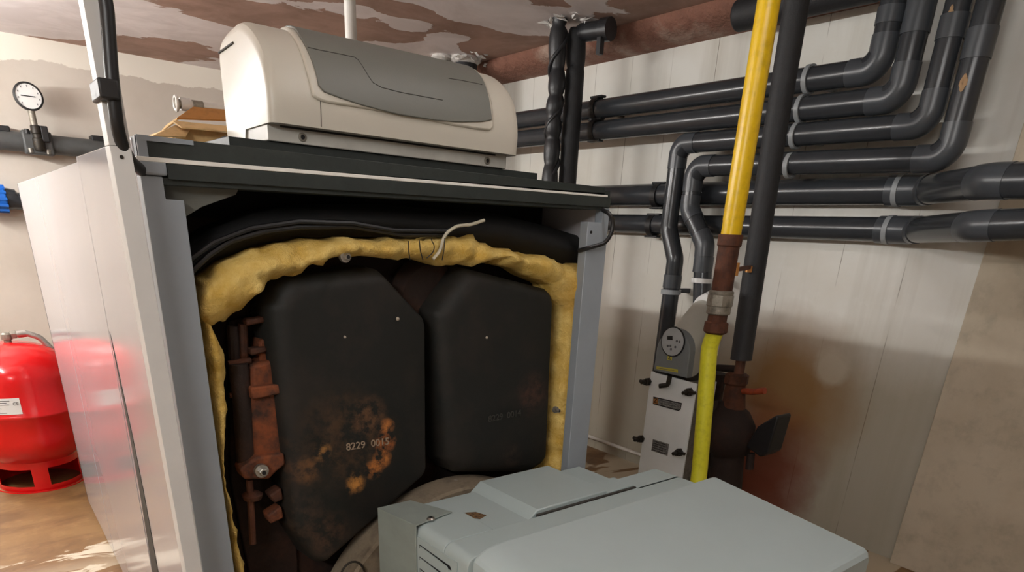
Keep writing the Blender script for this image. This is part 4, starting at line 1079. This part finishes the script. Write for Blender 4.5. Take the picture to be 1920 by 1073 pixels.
# controller head: arched front, body leaning up and back
def arch(x, yc, half, z0, z1, n=16):
    P = [(x, yc + half, z0)]
    zc = z1 - half * .95
    for k in range(n + 1):
        a = math.pi * k / n; P.append((x, yc + half * .97 * math.cos(a), zc + (z1 - zc) * math.sin(a)))
    P.append((x, yc - half, z0)); return P
yc = 2.108; ha = .106
# lower end z0 sits just above the plate; the body climbs towards the pipes
fr_ = [arch(HXx - .012, yc, ha - .004, .838, 1.040), arch(HXx - .008, yc, ha, .836, 1.046), arch(HXx + .03, yc, ha, .836, 1.056)]
MB().loft(fr_).build('controller_front', 'head_grey', hx, ang=40)
bk_ = []
for t in range(9):
    f = t / 8; x = HXx + .03 + .21 * f; z1 = 1.056 + .125 * f; z0 = .838 + .05 * max(0, f - .3)
    bk_.append(arch(x, yc + .052 * f, ha * (1 - .22 * f), z0, z1))
MB().loft(bk_).build('controller_body', 'head_body', hx, ang=40)
MB().loft([arch(HXx + .24 + .03 * f, yc + .053, ha * .66, .93, 1.168) for f in (0, 1)]).build('controller_gap', 'ink_black', hx, ang=40)
MB().loft([arch(HXx + .268 + .06 * f, yc + .055, ha * (.79 if f in (0, 1) else .82), .91, 1.208 + .02 * f) for f in (0, .1, .9, 1)]).build('controller_collar', 'label', hx, ang=40)
dq = onX(1262, 641, HXx - .013)
MB().lathe([(.073, 0), (.073, .004)], (HXx - .0125, dq.y, dq.z), (-1, 0, 0), 40).build('dial_rim', 'ink_black', hx)
dd = MB().lathe([(.067, 0), (.067, .0015)], (HXx - .0165, dq.y, dq.z), (-1, 0, 0), 40).build('dial', 'dial', hx)
def hd(px, py): return onX(px, py, HXx - .0185)
MB().prism([hd(*p) for p in ((1251, 630), (1261, 630), (1261, 638), (1251, 637))], (.001, 0, 0)).build('display', 'ink_black', dd)
for px, py in ((1252, 649), (1257, 649), (1269, 640), (1274, 641), (1266, 651), (1258, 655)):
    q = hd(px, py); MB().lathe([(.006, 0), (.006, .001)], (HXx - .018, q.y, q.z), (-1, 0, 0), 10).build('button', 'ink', dd)
q = onX(1256, 671, HXx - .0125)
MB().prism([(HXx - .0135, q.y + .014, q.z - .012), (HXx - .0135, q.y - .014, q.z - .012), (HXx - .0135, q.y - .014, q.z + .014), (HXx - .0135, q.y + .014, q.z + .014)], (.001, 0, 0)).build('badge', 'tag_yellow', hx)
text_mesh('Z', .03, (HXx - .0142, q.y, q.z + .001), (0, -1, 0), (0, 0, 1), 'badge_letter', 'ink_black', hx, .0005)
s = [onX(*p, HXx - .0135) for p in ((1231, 687), (1271, 693), (1271, 699), (1230, 692))]
MB().prism(s, (.001, 0, 0)).build('warning_strip', 'tag_yellow', hx)
s = [onX(*p, HXx - .0145) for p in ((1233, 690.5), (1264, 695.0))]
MB().tube(s, .0012, 6).build('warning_text', 'ink', hx)
MB().box(HXx - .004, HXx + .02, yc + .02, yc + .10, .826, .838).build('head_gap', 'ink_black', hx)
MB().box(HXx + .02, HXx + .16, yc - .07, yc + .07, .80, .85).build('head_neck', 'knob', hx)

# ------------------------------------------------------------------ rusty strainer valve behind the gas hose
rv = thing('rusty_pump', 'rust covered pump and valve body low against the stained right wall', 'pump', (2.95, 1.85, 0))
XV = 2.9
bc = onX(1368, 810, XV)
MB().lathe([(.02, -.14), (.09, -.12), (.12, -.05), (.125, .02), (.10, .09), (.06, .13), (.05, .16)], bc, (0, .25, 1), 28).build('pump_body', 'rust_dark', rv, ang=60)
MB().tube([onX(1374, 770, XV), onX(1378, 730, XV), onX(1381, 700, XV)], [.06, .05, .042], 18).build('riser', 'rust', rv)
MB().lathe([(.052, 0), (.058, .01), (.058, .05), (.04, .06)], onX(1379, 722, XV), (0, 0, 1), 8).build('hex_union', 'rust', rv, ang=25)
MB().tube([onX(1345, 690, XV), onX(1380, 692, XV)], .017, 12).build('side_branch', 'rust_dark', rv)
MB().tube([onX(1385, 733, XV), onX(1412, 735, XV - .01), onX(1434, 733, XV - .02)], .0155, 14).build('lever', 'rust_red', rv)
mdir = (onX(1440, 790, XV) - onX(1390, 815, XV)).normalized()
m0 = onX(1398, 840, XV)
cone = [onX(*p, XV - .03) for p in ((1398, 838), (1420, 800), (1455, 779), (1459, 784), (1440, 850), (1425, 858))]
MB().prism(cone, (.12, 0, 0)).build('motor_bell', 'ink_black', rv, bevel=.02, seg=3)
MB().tube([onX(1408, 850, XV), onX(1405, 880, XV)], .02, 12).build('drain_plug', 'rust_dark', rv)
MB().tube([onX(1345, 700, XV + .1), onX(1330, 780, XV + .1), onX(1330, 860, XV + .1), Vector((XV + .1, 2.1, .05))], .05, 16).build('suction_pipe', 'rust_dark', rv)
MB().lathe([(.085, 0), (.09, .02), (.085, .04)], onX(1350, 785, XV - .02), (-.5, -.3, .2), 20).build('flange', 'rust_dark', rv)
pbot = bc.copy(); MB().tube([bc, Vector((bc.x, bc.y - .05, .10)), Vector((bc.x, bc.y - .05, 0))], [.08, .09, .11], 16).build('pump_foot', 'rust_dark', rv)
# pale pipe along the foot of the right wall
q = onX(1150, 835, 3.40)
tag(MB().tube([(3.40, 6.3, q.z), (3.40, 2.5, q.z)], .012, 12).build('floor_pipe', 'white_pipe'), 'thin pale pipe running along the foot of the right wall', 'pipe')
for o in list(bpy.data.objects):
    if '_o' in o: del o['_o']
